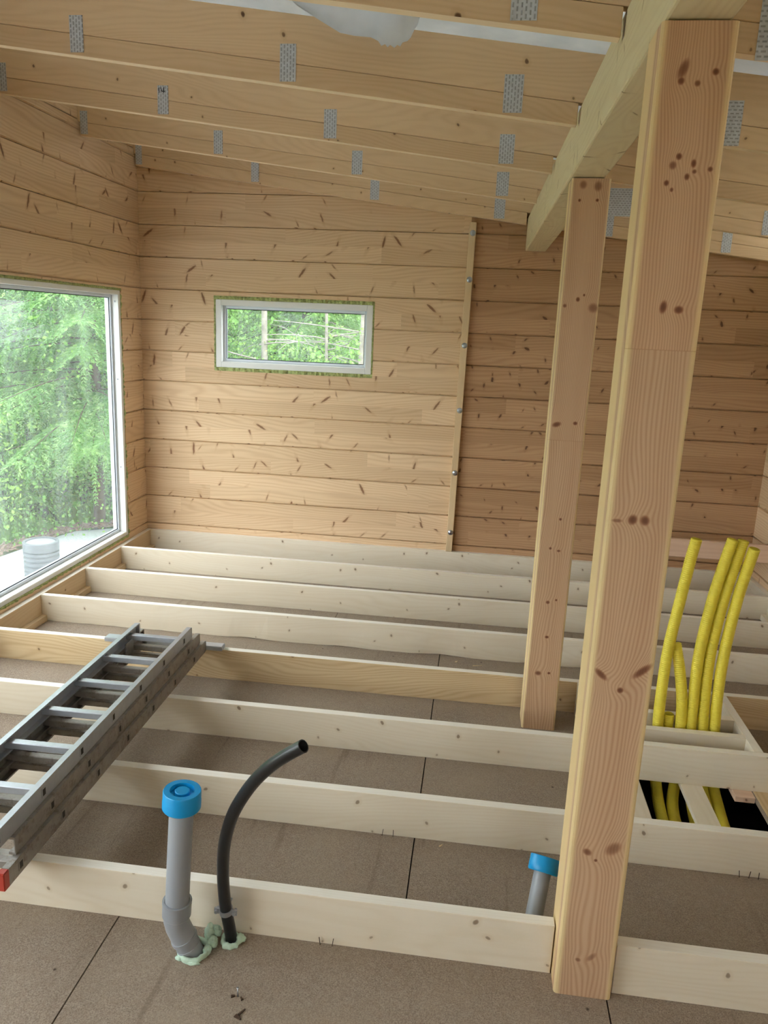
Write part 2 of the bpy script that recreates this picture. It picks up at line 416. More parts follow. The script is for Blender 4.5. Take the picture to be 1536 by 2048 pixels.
M_LEAF = leaf_mat('young_leaves', srgb(120, 168, 80), srgb(160, 204, 106), srgb(196, 226, 140))
M_GRASS = leaf_mat('grass_blades', srgb(110, 156, 70), srgb(150, 192, 96), srgb(176, 206, 120))

def ground_mat(name, a, b, c, s1, s2):
    m, nt = new_mat(name)
    N = NT(nt)
    geo = N.node('ShaderNodeNewGeometry').outputs['Position']
    n1 = N.noise(geo, s1, 4.0, 0.7); n2 = N.noise(geo, s2, 3.0)
    col = N.mix(N.ramp(n1, 0.3, 0.7), a, b)
    col = N.mix(N.ramp(n2, 0.45, 0.7, 0, 0.5), col, c)
    N.principled(col, 0.95, spec=0.1, bump=n1, bstr=0.5, bdist=0.01)
    return m
M_GRAVEL = ground_mat('pale_grey_gravel', srgb(164, 168, 172), srgb(210, 214, 218), srgb(186, 190, 196), 45.0, 1.5)
M_FOREST = ground_mat('forest_floor', srgb(84, 96, 56), srgb(122, 132, 80), srgb(110, 100, 76), 14.0, 1.1)

# ------------------------------------------------------------------ mesh helpers
def props(o, label=None, cat=None, group=None, kind=None):
    if label: o['label'] = label
    if cat: o['category'] = cat
    if group: o['group'] = group
    if kind: o['kind'] = kind
    return o

def world_loc(o):
    v = Vector((0, 0, 0))
    while o is not None:
        v = v + o.location
        o = o.parent
    return v

def empty(name, loc, parent=None):
    o = bpy.data.objects.new(name, None)
    o.empty_display_size = 0.1
    COL.objects.link(o)
    o.location = Vector(loc) - (world_loc(parent) if parent else Vector())
    o.parent = parent
    return o

def link_bm(name, bm, mats, parent=None, origin=None, smooth=False):
    """One mesh object from a bmesh in world coordinates; its origin goes to its base centre."""
    co = [v.co for v in bm.verts]
    if origin is None:
        lo = Vector((min(c.x for c in co), min(c.y for c in co), min(c.z for c in co)))
        hi = Vector((max(c.x for c in co), max(c.y for c in co), max(c.z for c in co)))
        origin = Vector(((lo.x + hi.x) / 2, (lo.y + hi.y) / 2, lo.z))
    origin = Vector(origin)
    bmesh.ops.translate(bm, verts=bm.verts, vec=-origin)
    me = bpy.data.meshes.new(name)
    bm.to_mesh(me); bm.free()
    for m in (mats if isinstance(mats, (list, tuple)) else [mats]): me.materials.append(m)
    if smooth:
        for p in me.polygons: p.use_smooth = True
    o = bpy.data.objects.new(name, me)
    COL.objects.link(o)
    o.location = origin - (world_loc(parent) if parent else Vector())
    o.parent = parent
    return o

def set_uv(bm, axis, v0=(0, 0, 0), faces=None, swap=False):
    uv = bm.loops.layers.uv.get('grain') or bm.loops.layers.uv.new('grain')
    bm.normal_update()
    for f in (faces or bm.faces):
        n = f.normal
        k = max(range(3), key=lambda i: abs(n[i]) if i != axis else abs(n[i]) - 0.001)
        if k == axis:
            a, b = [i for i in range(3) if i != axis]
            for l in f.loops: l[uv].uv = ((l.vert.co[a] - v0[a]) * 0.12 + 5.3, l.vert.co[b] - v0[b])
        else:
            b = [i for i in range(3) if i not in (axis, k)][0]
            off = 0.0 if (k == 1 and n[k] < 0) else (0.43 * k + (0.21 if n[k] > 0 else 0.08))
            for l in f.loops: l[uv].uv = (l.vert.co[axis], l.vert.co[b] - v0[b] + off)

def box_bm(bm, x0, x1, y0, y1, z0, z1):
    vs = [bm.verts.new(p) for p in ((x0, y0, z0), (x1, y0, z0), (x1, y1, z0), (x0, y1, z0), (x0, y0, z1), (x1, y0, z1), (x1, y1, z1), (x0, y1, z1))]
    fs = []
    for q in ((0, 3, 2, 1), (4, 5, 6, 7), (0, 1, 5, 4), (1, 2, 6, 5), (2, 3, 7, 6), (3, 0, 4, 7)):
        fs.append(bm.faces.new([vs[i] for i in q]))
    return fs

def board(name, axis, xs, ys, zs, mat, parent=None, bevel=0.002, xform=None, v0=None, edge=None, seg=1):
    bm = bmesh.new()
    box_bm(bm, xs[0], xs[1], ys[0], ys[1], zs[0], zs[1])
    if bevel:
        bmesh.ops.bevel(bm, geom=list(bm.edges), offset=bevel, segments=seg, profile=0.5, affect='EDGES')
    set_uv(bm, axis, v0 or (xs[0], ys[0], zs[0]))
    if edge:                                    # paler top and bottom edges, light painted into the wood tone
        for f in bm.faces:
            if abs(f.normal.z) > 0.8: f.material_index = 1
    if xform:
        for v in bm.verts: v.co = xform(v.co.copy())
    return link_bm(name, bm, [mat, edge] if edge else mat, parent)

def tube_bm(bm, pts, radii, seg=16, cap0=True, cap1=True, mat=0, smooth=True):
    """Tube through points with per-point radius, parallel-transport frames."""
    pts = [Vector(p) for p in pts]
    n = len(pts)
    if not hasattr(radii, '__len__'): radii = [radii] * n
    tang = []
    for i in range(n):
        a = pts[max(0, i - 1)]; b = pts[min(n - 1, i + 1)]
        t = (b - a)
        if t.length < 1e-9: t = tang[-1] if tang else Vector((0, 0, 1))
        tang.append(t.normalized())
    ref = Vector((1, 0, 0)) if abs(tang[0].x) < 0.8 else Vector((0, 1, 0))
    s = tang[0].cross(ref).normalized()
    rings = []
    for i in range(n):
        t = tang[i]
        s = (s - t * s.dot(t)).normalized()
        c = t.cross(s)
        rings.append([bm.verts.new(pts[i] + (s * math.cos(2 * math.pi * k / seg) + c * math.sin(2 * math.pi * k / seg)) * radii[i]) for k in range(seg)])
    fs = []
    for i in range(n - 1):
        for k in range(seg):
            f = bm.faces.new((rings[i][k], rings[i][(k + 1) % seg], rings[i + 1][(k + 1) % seg], rings[i + 1][k]))
            f.smooth = smooth; f.material_index = mat; fs.append(f)
    if cap0:
        f = bm.faces.new(list(reversed(rings[0]))); f.material_index = mat
    if cap1:
        f = bm.faces.new(rings[-1]); f.material_index = mat
    return fs

def smooth_path(pts, n=40):
    """Catmull-Rom through the points."""
    P = [Vector(p) for p in pts]
    P = [P[0] * 2 - P[1]] + P + [P[-1] * 2 - P[-2]]
    out = []
    k = len(P) - 3
    for i in range(n + 1):
        t = i / n * k
        j = min(int(t), k - 1); t -= j
        a, b, c, d = P[j:j + 4]
        out.append(0.5 * ((2 * b) + (c - a) * t + (2 * a - 5 * b + 4 * c - d) * t * t + (3 * b - a - 3 * c + d) * t ** 3))
    return out

def frame_along(axis):
    t = Vector(axis).normalized()
    ref = Vector((1, 0, 0)) if abs(t.x) < 0.8 else Vector((0, 1, 0))
    s = (ref - t * ref.dot(t)).normalized()
    return s, t.cross(s), t

def lathe_bm(bm, base, axis, prof, seg=32, mat=0):
    """Profile of (radius, height) pairs turned round an axis."""
    s, c, t = frame_along(axis)
    base = Vector(base)
    rings = []
    for r, h in prof:
        if r < 1e-6:
            rings.append([bm.verts.new(base + t * h)])
        else:
            rings.append([bm.verts.new(base + t * h + (s * math.cos(2 * math.pi * k / seg) + c * math.sin(2 * math.pi * k / seg)) * r) for k in range(seg)])
    for i in range(len(rings) - 1):
        a, b = rings[i], rings[i + 1]
        for k in range(seg):
            k2 = (k + 1) % seg
            if len(a) == 1 and len(b) == 1: continue
            if len(a) == 1: f = bm.faces.new((a[0], b[k2], b[k]))
            elif len(b) == 1: f = bm.faces.new((a[k], a[k2], b[0]))
            else: f = bm.faces.new((a[k], a[k2], b[k2], b[k]))
            f.material_index = mat; f.smooth = True

def autosmooth(o, deg=35):
    me = o.data
    bm = bmesh.new(); bm.from_mesh(me)
    for e in bm.edges:
        if len(e.link_faces) == 2 and e.calc_face_angle(0) > math.radians(deg): e.smooth = False
    for f in bm.faces: f.smooth = True
    bm.to_mesh(me); bm.free()

# ------------------------------------------------------------------ log walls
def roof_top(x): return 2.70 + SL * x + RLOW + RUP

def log_piece(parent, mat, along, a0, a1, face, outward, z0, z1, zbase, holes, clip_top=None):
    """One log course on a wall: 'along' is the axis it runs on (0 = x, 1 = y); holes = [(a0,a1,z0,z1)]."""
    segs = [(a0, a1)]
    # split the course into stretches left and right of openings that cut it right through
    cuts = []
    for (h0, h1, hz0, hz1) in holes:
        if hz0 <= z0 + 1e-4 and hz1 >= z1 - 1e-4: cuts.append((h0, h1))
    for h0, h1 in cuts:
        ns = []
        for s0, s1 in segs:
            if h0 > s0: ns.append((s0, min(h0, s1)))
            if h1 < s1: ns.append((max(h1, s0), s1))
        segs = [s for s in ns if s[1] - s[0] > 0.01]
    for s0, s1 in segs:
        bm = bmesh.new()
        parts = [(s0, s1, z0, z1)]
        for (h0, h1, hz0, hz1) in holes:
            if hz0 <= z0 + 1e-4 and hz1 >= z1 - 1e-4: continue
            if hz1 <= z0 or hz0 >= z1: continue
            np_ = []
            for (p0, p1, q0, q1) in parts:
                if h1 <= p0 or h0 >= p1: np_.append((p0, p1, q0, q1)); continue
                if h0 > p0: np_.append((p0, h0, q0, q1))
                if h1 < p1: np_.append((h1, p1, q0, q1))
                m0, m1 = max(p0, h0), min(p1, h1)
                if hz0 > q0: np_.append((m0, m1, q0, hz0))
                if hz1 < q1: np_.append((m0, m1, hz1, q1))
            parts = np_
        ch = 0.008
        for (p0, p1, q0, q1) in parts:
            cb = ch if abs(q0 - z0) < 1e-4 else 0.0
            ct = ch if abs(q1 - z1) < 1e-4 else 0.0
            # cross profile (depth from face, z)
            prof = [(0, q0 + cb), (0, q1 - ct)]
            if ct: prof += [(0.007, q1 - 0.0035), (0.020, q1 - 0.0035), (0.020, q1)]
            prof += [(WT, q1), (WT, q0)]
            if cb: prof += [(0.008, q0)]
            loops = []
            for s in (p0, p1):
                row = []
                for dpt, z in prof:
                    w = face + outward * dpt
                    row.append(bm.verts.new((s, w, z) if along == 0 else (w, s, z)))
                loops.append(row)
            n = len(prof)
            for i in range(n):
                bm.faces.new((loops[0][i], loops[0][(i + 1) % n], loops[1][(i + 1) % n], loops[1][i]))
            bm.faces.new(loops[0]); bm.faces.new(list(reversed(loops[1])))
        bmesh.ops.recalc_face_normals(bm, faces=bm.faces)
        if clip_top:
            co, no = clip_top
            g = bm.verts[:] + bm.edges[:] + bm.faces[:]
            bmesh.ops.bisect_plane(bm, geom=g, plane_co=co, plane_no=no, clear_outer=True)
            if not bm.faces: bm.free(); continue
        set_uv(bm, along, (0, 0, zbase))
        # wall faces share one grain offset whichever way the wall looks
        uvl = bm.loops.layers.uv['grain']
        for f in bm.faces:
            if abs(f.normal.z) < 0.5:
                for l in f.loops: l[uvl].uv = (l.vert.co[along], l.vert.co.z - zbase)
        link_bm('log', bm, mat, parent)

def courses(zmin, zmax):
    k = int(math.floor((zmin - L0) / LOG))
    while L0 + k * LOG < zmax:
        yield L0 + k * LOG, L0 + (k + 1) * LOG
        k += 1

W1 = (2.45, 6.035, 0.022, 2.032)                # window_1 on the left wall: y0, y1, z0, z1
W2 = (-2.216, -0.883, 1.411, 2.016)             # window_2 on the back wall: x0, x1, z0, z1
BATX = -0.155
wall_back = props(empty('wall_back', (0, D, -0.45)), kind='structure')
nrm = Vector((-SL, 0, 1)).normalized()
for z0, z1 in courses(-0.40, 3.3):
    log_piece(wall_back, M_LOG, 0, WX, BATX, D, 1, z0, z1, z0, [W2], ((0, 0, roof_top(0)), nrm))
    log_piece(wall_back, M_LOGR, 0, BATX, EX, D, 1, z0, z1, z0, [], ((0, 0, roof_top(0)), nrm))
wall_left = props(empty('wall_left', (WX, 3, -0.45)), kind='structure')
for z0, z1 in courses(-0.40, 3.11):
    log_piece(wall_left, M_LOG, 1, FY - WT, D + WT, WX, -1, z0, min(z1, 3.115), z0, [W1, (-1.1, 2.15, 0.022, 2.032)])
for i in range(len(YR)):                        # boards that fill the wall head between the rafters
    y1 = (D + WT) if i == 0 else YR[i - 1] - 0.002
    y0 = YR[i] + RT + 0.002
    board('blocking_board', 1, (WX - 0.045, WX - 0.002), (y0, y1), (3.117, 3.30), M_LOG, wall_left)
wall_right = props(empty('wall_right', (EX, 3, -0.45)), kind='structure')
for z0, z1 in courses(-0.40, 2.45):
    log_piece(wall_right, M_LOG, 1, FY - WT, D + WT, EX, 1, z0, min(z1, 2.50), z0, [])
wall_front = props(empty('wall_front', (0, FY, -0.45)), kind='structure')
for z0, z1 in courses(-0.40, 3.3):
    log_piece(wall_front, M_LOG, 0, WX, EX, FY, -1, z0, z1, z0, [(0.75, 1.75, 0.9, 2.10)], ((0, 0, roof_top(0)), nrm))  # unseen opening, added and sized to tune light from behind the camera

# ------------------------------------------------------------------ windows
def ring_frame(name, a, b, along, face, d0, d1, wid, mat, parent, sgn):
    """Rectangular frame a=(a0,a1) b=(z0,z1), depth d0..d1 outward from the wall face; member width wid."""
    o_all = []
    A0, A1 = a; Z0, Z1 = b
    def bx(n, p0, p1, q0, q1):
        y0, y1 = sorted((face + sgn * d0, face + sgn * d1))
        if along == 0: return board(n, 2 if 'stile' in n or 'jamb' in n else 0, (p0, p1), (y0, y1), (q0, q1), mat, parent, 0.003)
        return board(n, 2 if 'stile' in n or 'jamb' in n else 1, (y0, y1), (p0, p1), (q0, q1), mat, parent, 0.003)
    return bx, (A0, A1, Z0, Z1, wid)

def window(name, rect, along, face, sgn, fw, gap, mullions=(), skip=(), gz=None):
    a0, a1, z0, z1 = rect
    g = gap
    gz = gz or gap
    mid = (a0 + a1) / 2
    base = (mid, face, z0) if along == 0 else (face, mid, z0)
    w = props(empty(name, base), kind='structure')
    A0, A1, Z0, Z1 = a0 + g, a1 - g, z0 + gz, z1 - gz
    bx, _ = ring_frame('f', (A0, A1), (Z0, Z1), along, face, 0.0, 0.115, fw, M_WHITE, w, sgn)
    bx('jamb', A0, A0 + fw, Z0, Z1); bx('jamb', A1 - fw, A1, Z0, Z1)
    bx('head_rail', A0 + fw, A1 - fw, Z1 - fw, Z1); bx('sill_rail', A0 + fw, A1 - fw, Z0, Z0 + fw)
    panes = []
    edges = [A0 + fw] + [m for m in mullions] + [A1 - fw]
    for m in mullions: bx('mullion_jamb', m - 0.03, m + 0.03, Z0 + fw, Z1 - fw)
    for i in range(len(edges) - 1):
        e0 = edges[i] + (0.03 if i > 0 else 0); e1 = edges[i + 1] - (0.03 if i < len(edges) - 2 else 0)
        q0, q1 = Z0 + fw, Z1 - fw
        sb, _ = ring_frame('s', (e0, e1), (q0, q1), along, face, 0.055, 0.10, 0.022, M_ALU_WHITE, w, sgn)
        sw = 0.022
        sb('sash_stile', e0, e0 + sw, q0, q1); sb('sash_stile', e1 - sw, e1, q0, q1)
        sb('sash_rail', e0 + sw, e1 - sw, q1 - sw, q1); sb('sash_rail', e0 + sw, e1 - sw, q0, q0 + sw)
        gb, _ = ring_frame('g', (e0, e1), (q0, q1), along, face, 0.066, 0.071, 0.004, M_SEAL, w, sgn)
        s2 = sw + 0.006
        gb('seal_stile', e0 + sw, e0 + s2, q0 + sw, q1 - sw); gb('seal_stile', e1 - s2, e1 - sw, q0 + sw, q1 - sw)
        gb('seal_rail', e0 + s2, e1 - s2, q1 - s2, q1 - sw); gb('seal_rail', e0 + s2, e1 - s2, q0 + sw, q0 + s2)
        bm = bmesh.new()
        y0, y1 = sorted((face + sgn * 0.076, face + sgn * 0.082))
        if along == 0: box_bm(bm, e0 + sw, e1 - sw, y0, y1, q0 + sw, q1 - sw)
        else: box_bm(bm, y0, y1, e0 + sw, e1 - sw, q0 + sw, q1 - sw)
        link_bm('pane', bm, M_GLASS, w)
    # fibrous insulation stuffed into the gap: lumpy strips
    def strip(p0, p1, q0, q1, horiz, th):
        if horiz: n = max(4, int((p1 - p0) / 0.02))
        else: n = max(4, int((q1 - q0) / 0.02))
        bm = bmesh.new()
        rr = random.Random(int((p0 + q0) * 1000) + 5)
        prev = None
        for i in range(n + 1):
            t = i / n
            d = 0.002 + rr.uniform(-0.012, 0.010)
            jit = rr.uniform(-0.003, 0.004)
            if horiz:
                c = p0 + (p1 - p0) * t
                pr = [(c, d, q0 - jit * 0.3), (c, d - 0.004, (q0 + q1) / 2), (c, d, q1 + jit * 0.3), (c, 0.09, q1), (c, 0.09, q0)]
            else:
                c = q0 + (q1 - q0) * t
                pr = [(p0 - jit * 0.3, d, c), (((p0 + p1) / 2), d - 0.004, c), (p1 + jit * 0.3, d, c), (p1, 0.09, c), (p0, 0.09, c)]
            row = []
            for (pa, dp, pz) in pr:
                y = face + sgn * dp
                row.append(bm.verts.new((pa, y, pz) if along == 0 else (y, pa, pz)))
            if prev:
                for k in range(5): bm.faces.new((prev[k], prev[(k + 1) % 5], row[(k + 1) % 5], row[k]))
            else: bm.faces.new(row)
            prev = row
        bm.faces.new(list(reversed(prev)))
        bmesh.ops.recalc_face_normals(bm, faces=bm.faces)
        so = link_bm('insulation_strip', bm, M_WOOL, w)
        so['label'] = 'green fibrous insulation in the gap'
    if 'top' not in skip: strip(a0, a1, Z1, z1, True, g)
    if 'bottom' not in skip: strip(a0, a1, z0, Z0, True, g)
    strip(a0, a0 + g, Z0, Z1, False, g); strip(a1 - g, a1, Z0, Z1, False, g)
    return w

window('window_2', W2, 0, D, 1, 0.048, 0.013, gz=0.028)
window('window_1', W1, 1, WX, -1, 0.034, 0.013, mullions=(3.95,), gz=0.018)
window('window_added', (-1.1, 2.15, 0.022, 2.032), 1, WX, -1, 0.04, 0.013)  # unseen window, added and sized to bring in more daylight
for zz in (1.93, 1.33, 0.62):                   # screw heads in the right jamb reveal of the big window
    bm = bmesh.new()
    lathe_bm(bm, (WX - 0.028, 6.035 - 0.013 - 0.034, zz), (0, -1, 0), [(0.0, 0.003), (0.006, 0.002), (0.007, 0)], 12)
    link_bm('screw_head', bm, M_STEEL, bpy.data.objects['window_1'])

# ------------------------------------------------------------------ floor of fibreboard sheets with an opening
HOLE = (0.86, 1.368, 2.83, 3.98)
floor = props(empty('floor', (0, 2.5, -HJ - 0.025)), kind='structure')
def panel(x0, x1, y0, y1, skew=0.0):
    g = 0.0025
    def xf(c):
        c.x += skew * (c.y - 3.3)
        return c
    bm = bmesh.new()
    rects = [(x0 + g, x1 - g, y0 + g, y1 - g)]
    hx0, hx1, hy0, hy1 = HOLE
    if x0 < hx0 and x1 > hx1 and y0 < hy0 and y1 > hy1:
        rects = [(x0 + g, hx0, y0 + g, y1 - g), (hx1, x1 - g, y0 + g, y1 - g), (hx0, hx1, y0 + g, hy0), (hx0, hx1, hy1, y1 - g)]
    for r in rects:
        box_bm(bm, r[0], r[1], r[2], r[3], -HJ - 0.025, -HJ)
    if skew:
        for v in bm.verts:
            if abs(v.co.x - x0) < 0.3 and skew > 0 or abs(v.co.x - x1) < 0.3 and skew < 0: pass
    link_bm('floor_panel', bm, M_FLOOR, floor)
panel(WX, -1.105, FY, 2.19); panel(-1.105, 0.521, FY, 2.19); panel(0.521, EX, FY, 2.19)
panel(WX, -0.138, 2.19, 4.90); panel(-0.138, EX, 2.19, 4.90)
panel(WX, -0.9, 4.90, D); panel(-0.9, EX, 4.90, D)

hx0, hx1, hy0, hy1 = HOLE
for (x0, x1, y0, y1) in ((WX, hx0 - 0.15, FY, D), (hx1 + 0.15, EX, FY, D), (hx0 - 0.15, hx1 + 0.15, FY, hy0 - 0.05), (hx0 - 0.15, hx1 + 0.15, hy1 + 0.25, D)):  # unseen dark backing, added to block light leaking through the panel seams
    bm = bmesh.new()
    box_bm(bm, x0, x1, y0, y1, -HJ - 0.045, -HJ - 0.027)
    link_bm('seam_light_blocker', bm, M_DARK, floor)

# black box added below the opening, painting the dark of the void
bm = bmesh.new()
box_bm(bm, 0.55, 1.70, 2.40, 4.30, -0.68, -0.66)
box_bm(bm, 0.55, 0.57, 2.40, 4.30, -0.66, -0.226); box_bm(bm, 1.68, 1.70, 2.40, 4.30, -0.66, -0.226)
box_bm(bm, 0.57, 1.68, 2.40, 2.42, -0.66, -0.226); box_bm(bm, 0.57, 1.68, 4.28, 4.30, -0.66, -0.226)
props(link_bm('void_shade_box', bm, M_DARK), 'added black box painting the dark seen through the opening in the brown floor', 'void')

# ------------------------------------------------------------------ joists and rims
jl = ['pale floor joist second from the back wall, in front of the back rim board',
      'pale floor joist third from the back wall',
      'pale floor joist fourth from the back wall, splintered along its lower edge',
      'yellower floor joist on which the far end of the ladder rests',
      'floor joist in front of the far post, below the yellow conduits',
      'floor joist between the two posts, running behind the near post']
RXR = EX - TJ
for i, y in enumerate(YJ[1:7]):
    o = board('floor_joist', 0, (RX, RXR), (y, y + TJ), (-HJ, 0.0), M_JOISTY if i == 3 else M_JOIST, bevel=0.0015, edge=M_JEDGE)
    if i == 2:                                   # its lower front edge is waney: cut into short lengths and gnaw it
        bm = bmesh.new(); bm.from_mesh(o.data)
        bmesh.ops.subdivide_edges(bm, edges=[e for e in bm.edges if abs(e.verts[0].co.x - e.verts[1].co.x) > 3], cuts=90)
        lo = min(v.co.z for v in bm.verts); fy = min(v.co.y for v in bm.verts)
        for v in bm.verts:
            if v.co.z < lo + 0.004 and v.co.y < fy + 0.004:
                v.co.z += max(0.0, 0.012 * noise.noise(Vector((v.co.x * 3.1, 0, 0))) + 0.004 * noise.noise(Vector((v.co.x * 14, 5, 0))))
                v.co.y += max(0.0, 0.02 * noise.noise(Vector((v.co.x * 3.1, 0, 0))))
        bm.to_mesh(o.data); bm.free()
    props(o, jl[i], 'joist', 'floor joists')
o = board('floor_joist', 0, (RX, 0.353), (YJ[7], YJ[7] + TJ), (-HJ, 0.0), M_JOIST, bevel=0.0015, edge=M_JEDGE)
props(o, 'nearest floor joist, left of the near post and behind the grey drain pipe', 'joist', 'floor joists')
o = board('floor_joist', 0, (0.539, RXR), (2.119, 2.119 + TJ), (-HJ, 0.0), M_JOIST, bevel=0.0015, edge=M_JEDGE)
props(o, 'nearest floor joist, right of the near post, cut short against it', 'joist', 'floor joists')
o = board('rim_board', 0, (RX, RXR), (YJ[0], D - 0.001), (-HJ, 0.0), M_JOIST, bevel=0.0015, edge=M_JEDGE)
props(o, 'pale rim board lying against the foot of the back wall', 'rim board')
for side, x0, x1, lab in (('l', WX + 0.001, RX, 'rim board below the large window, taking the left joist ends'),
                          ('r', RXR, EX - 0.001, 'rim board along the right wall behind the yellow conduits')):
    rim = empty('rim_board', ((x0 + x1) / 2, 3.5, -HJ))
    props(rim, lab, 'rim board')
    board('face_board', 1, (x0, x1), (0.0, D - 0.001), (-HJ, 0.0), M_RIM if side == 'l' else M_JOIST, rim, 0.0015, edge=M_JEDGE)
    ys = [D - 0.044] + [y for y in YJ[1:]]
    for i in range(len(ys) - 1):
        a, b = ys[i + 1] + TJ + 0.001, ys[i] - 0.001
        if side == 'l': board('ledger_strip', 1, (RX, RX + 0.038), (a, b), (-HJ, -HJ + 0.042), M_RIM, rim, 0.0015)
        elif i != 6: board('ledger_strip', 1, (RXR - 0.038, RXR), (a, b), (-HJ, -HJ + 0.042), M_JOIST, rim, 0.0015)

# framing round the opening
fr = [('trimmer', 1, (1.364, 1.406), (YJ[5] + TJ, YJ[4]), (-HJ, 0.0), 'short trimmer closing the box of yellow conduits on its right'),
      ('trimmer', 1, (0.63, 0.672), (YJ[5] + TJ, YJ[4]), (-HJ, 0.0), 'short trimmer closing the conduit box on its left, behind the near post'),
      ('header_board', 0, (0.672, 1.364), (3.545, 3.587), (-HJ, 0.0), 'header board just in front of the yellow conduits'),
      ('header_board', 0, (0.672, 1.364), (3.722, 3.764), (-HJ, 0.0), 'header board just behind the yellow conduits')]
for n, ax, xs, ys, zs, lab in fr:
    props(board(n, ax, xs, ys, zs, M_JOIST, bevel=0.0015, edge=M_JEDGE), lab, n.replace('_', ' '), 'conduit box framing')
for x0, x1, lab in ((0.76, 0.858, 'flat plank at the left edge of the floor opening, beside the near post'),
                    (1.048, 1.146, 'flat plank across the middle of the floor opening between yellow conduits'),
                    (1.370, 1.468, 'flat plank at the right edge of the floor opening')):
    props(board('plank', 1, (x0, x1), (2.815, 3.50 if 1.0 < x0 < 1.2 else 4.2), (-HJ - 0.0235, -HJ + (0.0 if x0 > 1.0 and x0 < 1.2 else 0.002)), M_JOIST if x0 > 0.8 and x0 < 1.2 or x0 < 0.8 else M_JOISTY, bevel=0.0015), lab, 'plank', 'planks of the floor opening')
props(board('support_block', 0, (1.278, 1.366), (3.335, 3.43), (-HJ - 0.03, -HJ - 0.001), M_PLANK, bevel=0.002),
      'small pinkish wood block under the joist at the floor opening', 'block')

# ------------------------------------------------------------------ posts, beam
def post(name, x0, x1, y0, y1, z0, z1, mat, label, dx=0.0):
    bm = bmesh.new()
    box_bm(bm, x0, x1, y0, y1, z0, z1)
    vert = [e for e in bm.edges if abs(e.verts[0].co.z - e.verts[1].co.z) > 0.5]
    bmesh.ops.bevel(bm, geom=vert, offset=0.012, segments=3, profile=0.5, affect='EDGES')
    set_uv(bm, 2, ((x0 + x1) / 2, (y0 + y1) / 2, 0))
    uvl = bm.loops.layers.uv['grain']
    for f in bm.faces:
        n = f.normal
        if abs(n.z) < 0.5 and not (n.y < -0.9):
            for l in f.loops:                   # side faces: clear wood without the front's knots
                c = l.vert.co
                v = (c.x - (x0 + x1) / 2) if abs(n.y) > abs(n.x) else (c.y - (y0 + y1) / 2)
                if n.y < -0.05: l[uvl].uv = (c.z, c.x - (x0 + x1) / 2)
                else: l[uvl].uv = (c.z + 6.0, (v * 0.35 + 0.085))
    for f in bm.faces: f.smooth = False
    if dx:
        for v in bm.verts: v.co.x += dx * (v.co.z - z0) / (z1 - z0)
    return props(link_bm('post', bm, mat), label, 'post', 'posts under the roof beam')
def beam_z(y): return 2.553 - 0.0267 * (y - 2.09)
def beam_x(y): return 0.368 - 0.0223 * (y - 2.09)
post('post', 0.357, 0.533, 2.09, 2.258, -HJ, beam_z(2.26) - 0.001, M_POST1, 'thick near pine post with a glued butt joint at mid height, in front of everything', 0.004)
post('post', 0.334, 0.505, 3.775, 3.94, -HJ, beam_z(3.94) - 0.001, M_POST2, 'slimmer-looking far pine post under the beam, left of the near post', 0.006)

def beam_xf(c):
    y = c.y
    return Vector((c.x + beam_x(y) - 0.368, y, c.z + beam_z(y) - 2.553))
bm = bmesh.new()
box_bm(bm, 0.368, 0.368 + 0.155, FY, D - 0.002, 2.553, 2.553 + 0.245)
bmesh.ops.bevel(bm, geom=[e for e in bm.edges if abs(e.verts[0].co.y - e.verts[1].co.y) > 1], offset=0.008, segments=2, profile=0.5, affect='EDGES')
set_uv(bm, 1, (0.368, 0, 2.553))
for v in bm.verts: v.co = beam_xf(v.co.copy())
props(link_bm('roof_beam', bm, M_BEAM), 'heavy pale timber beam resting on the two posts and carrying the rafters', 'beam')

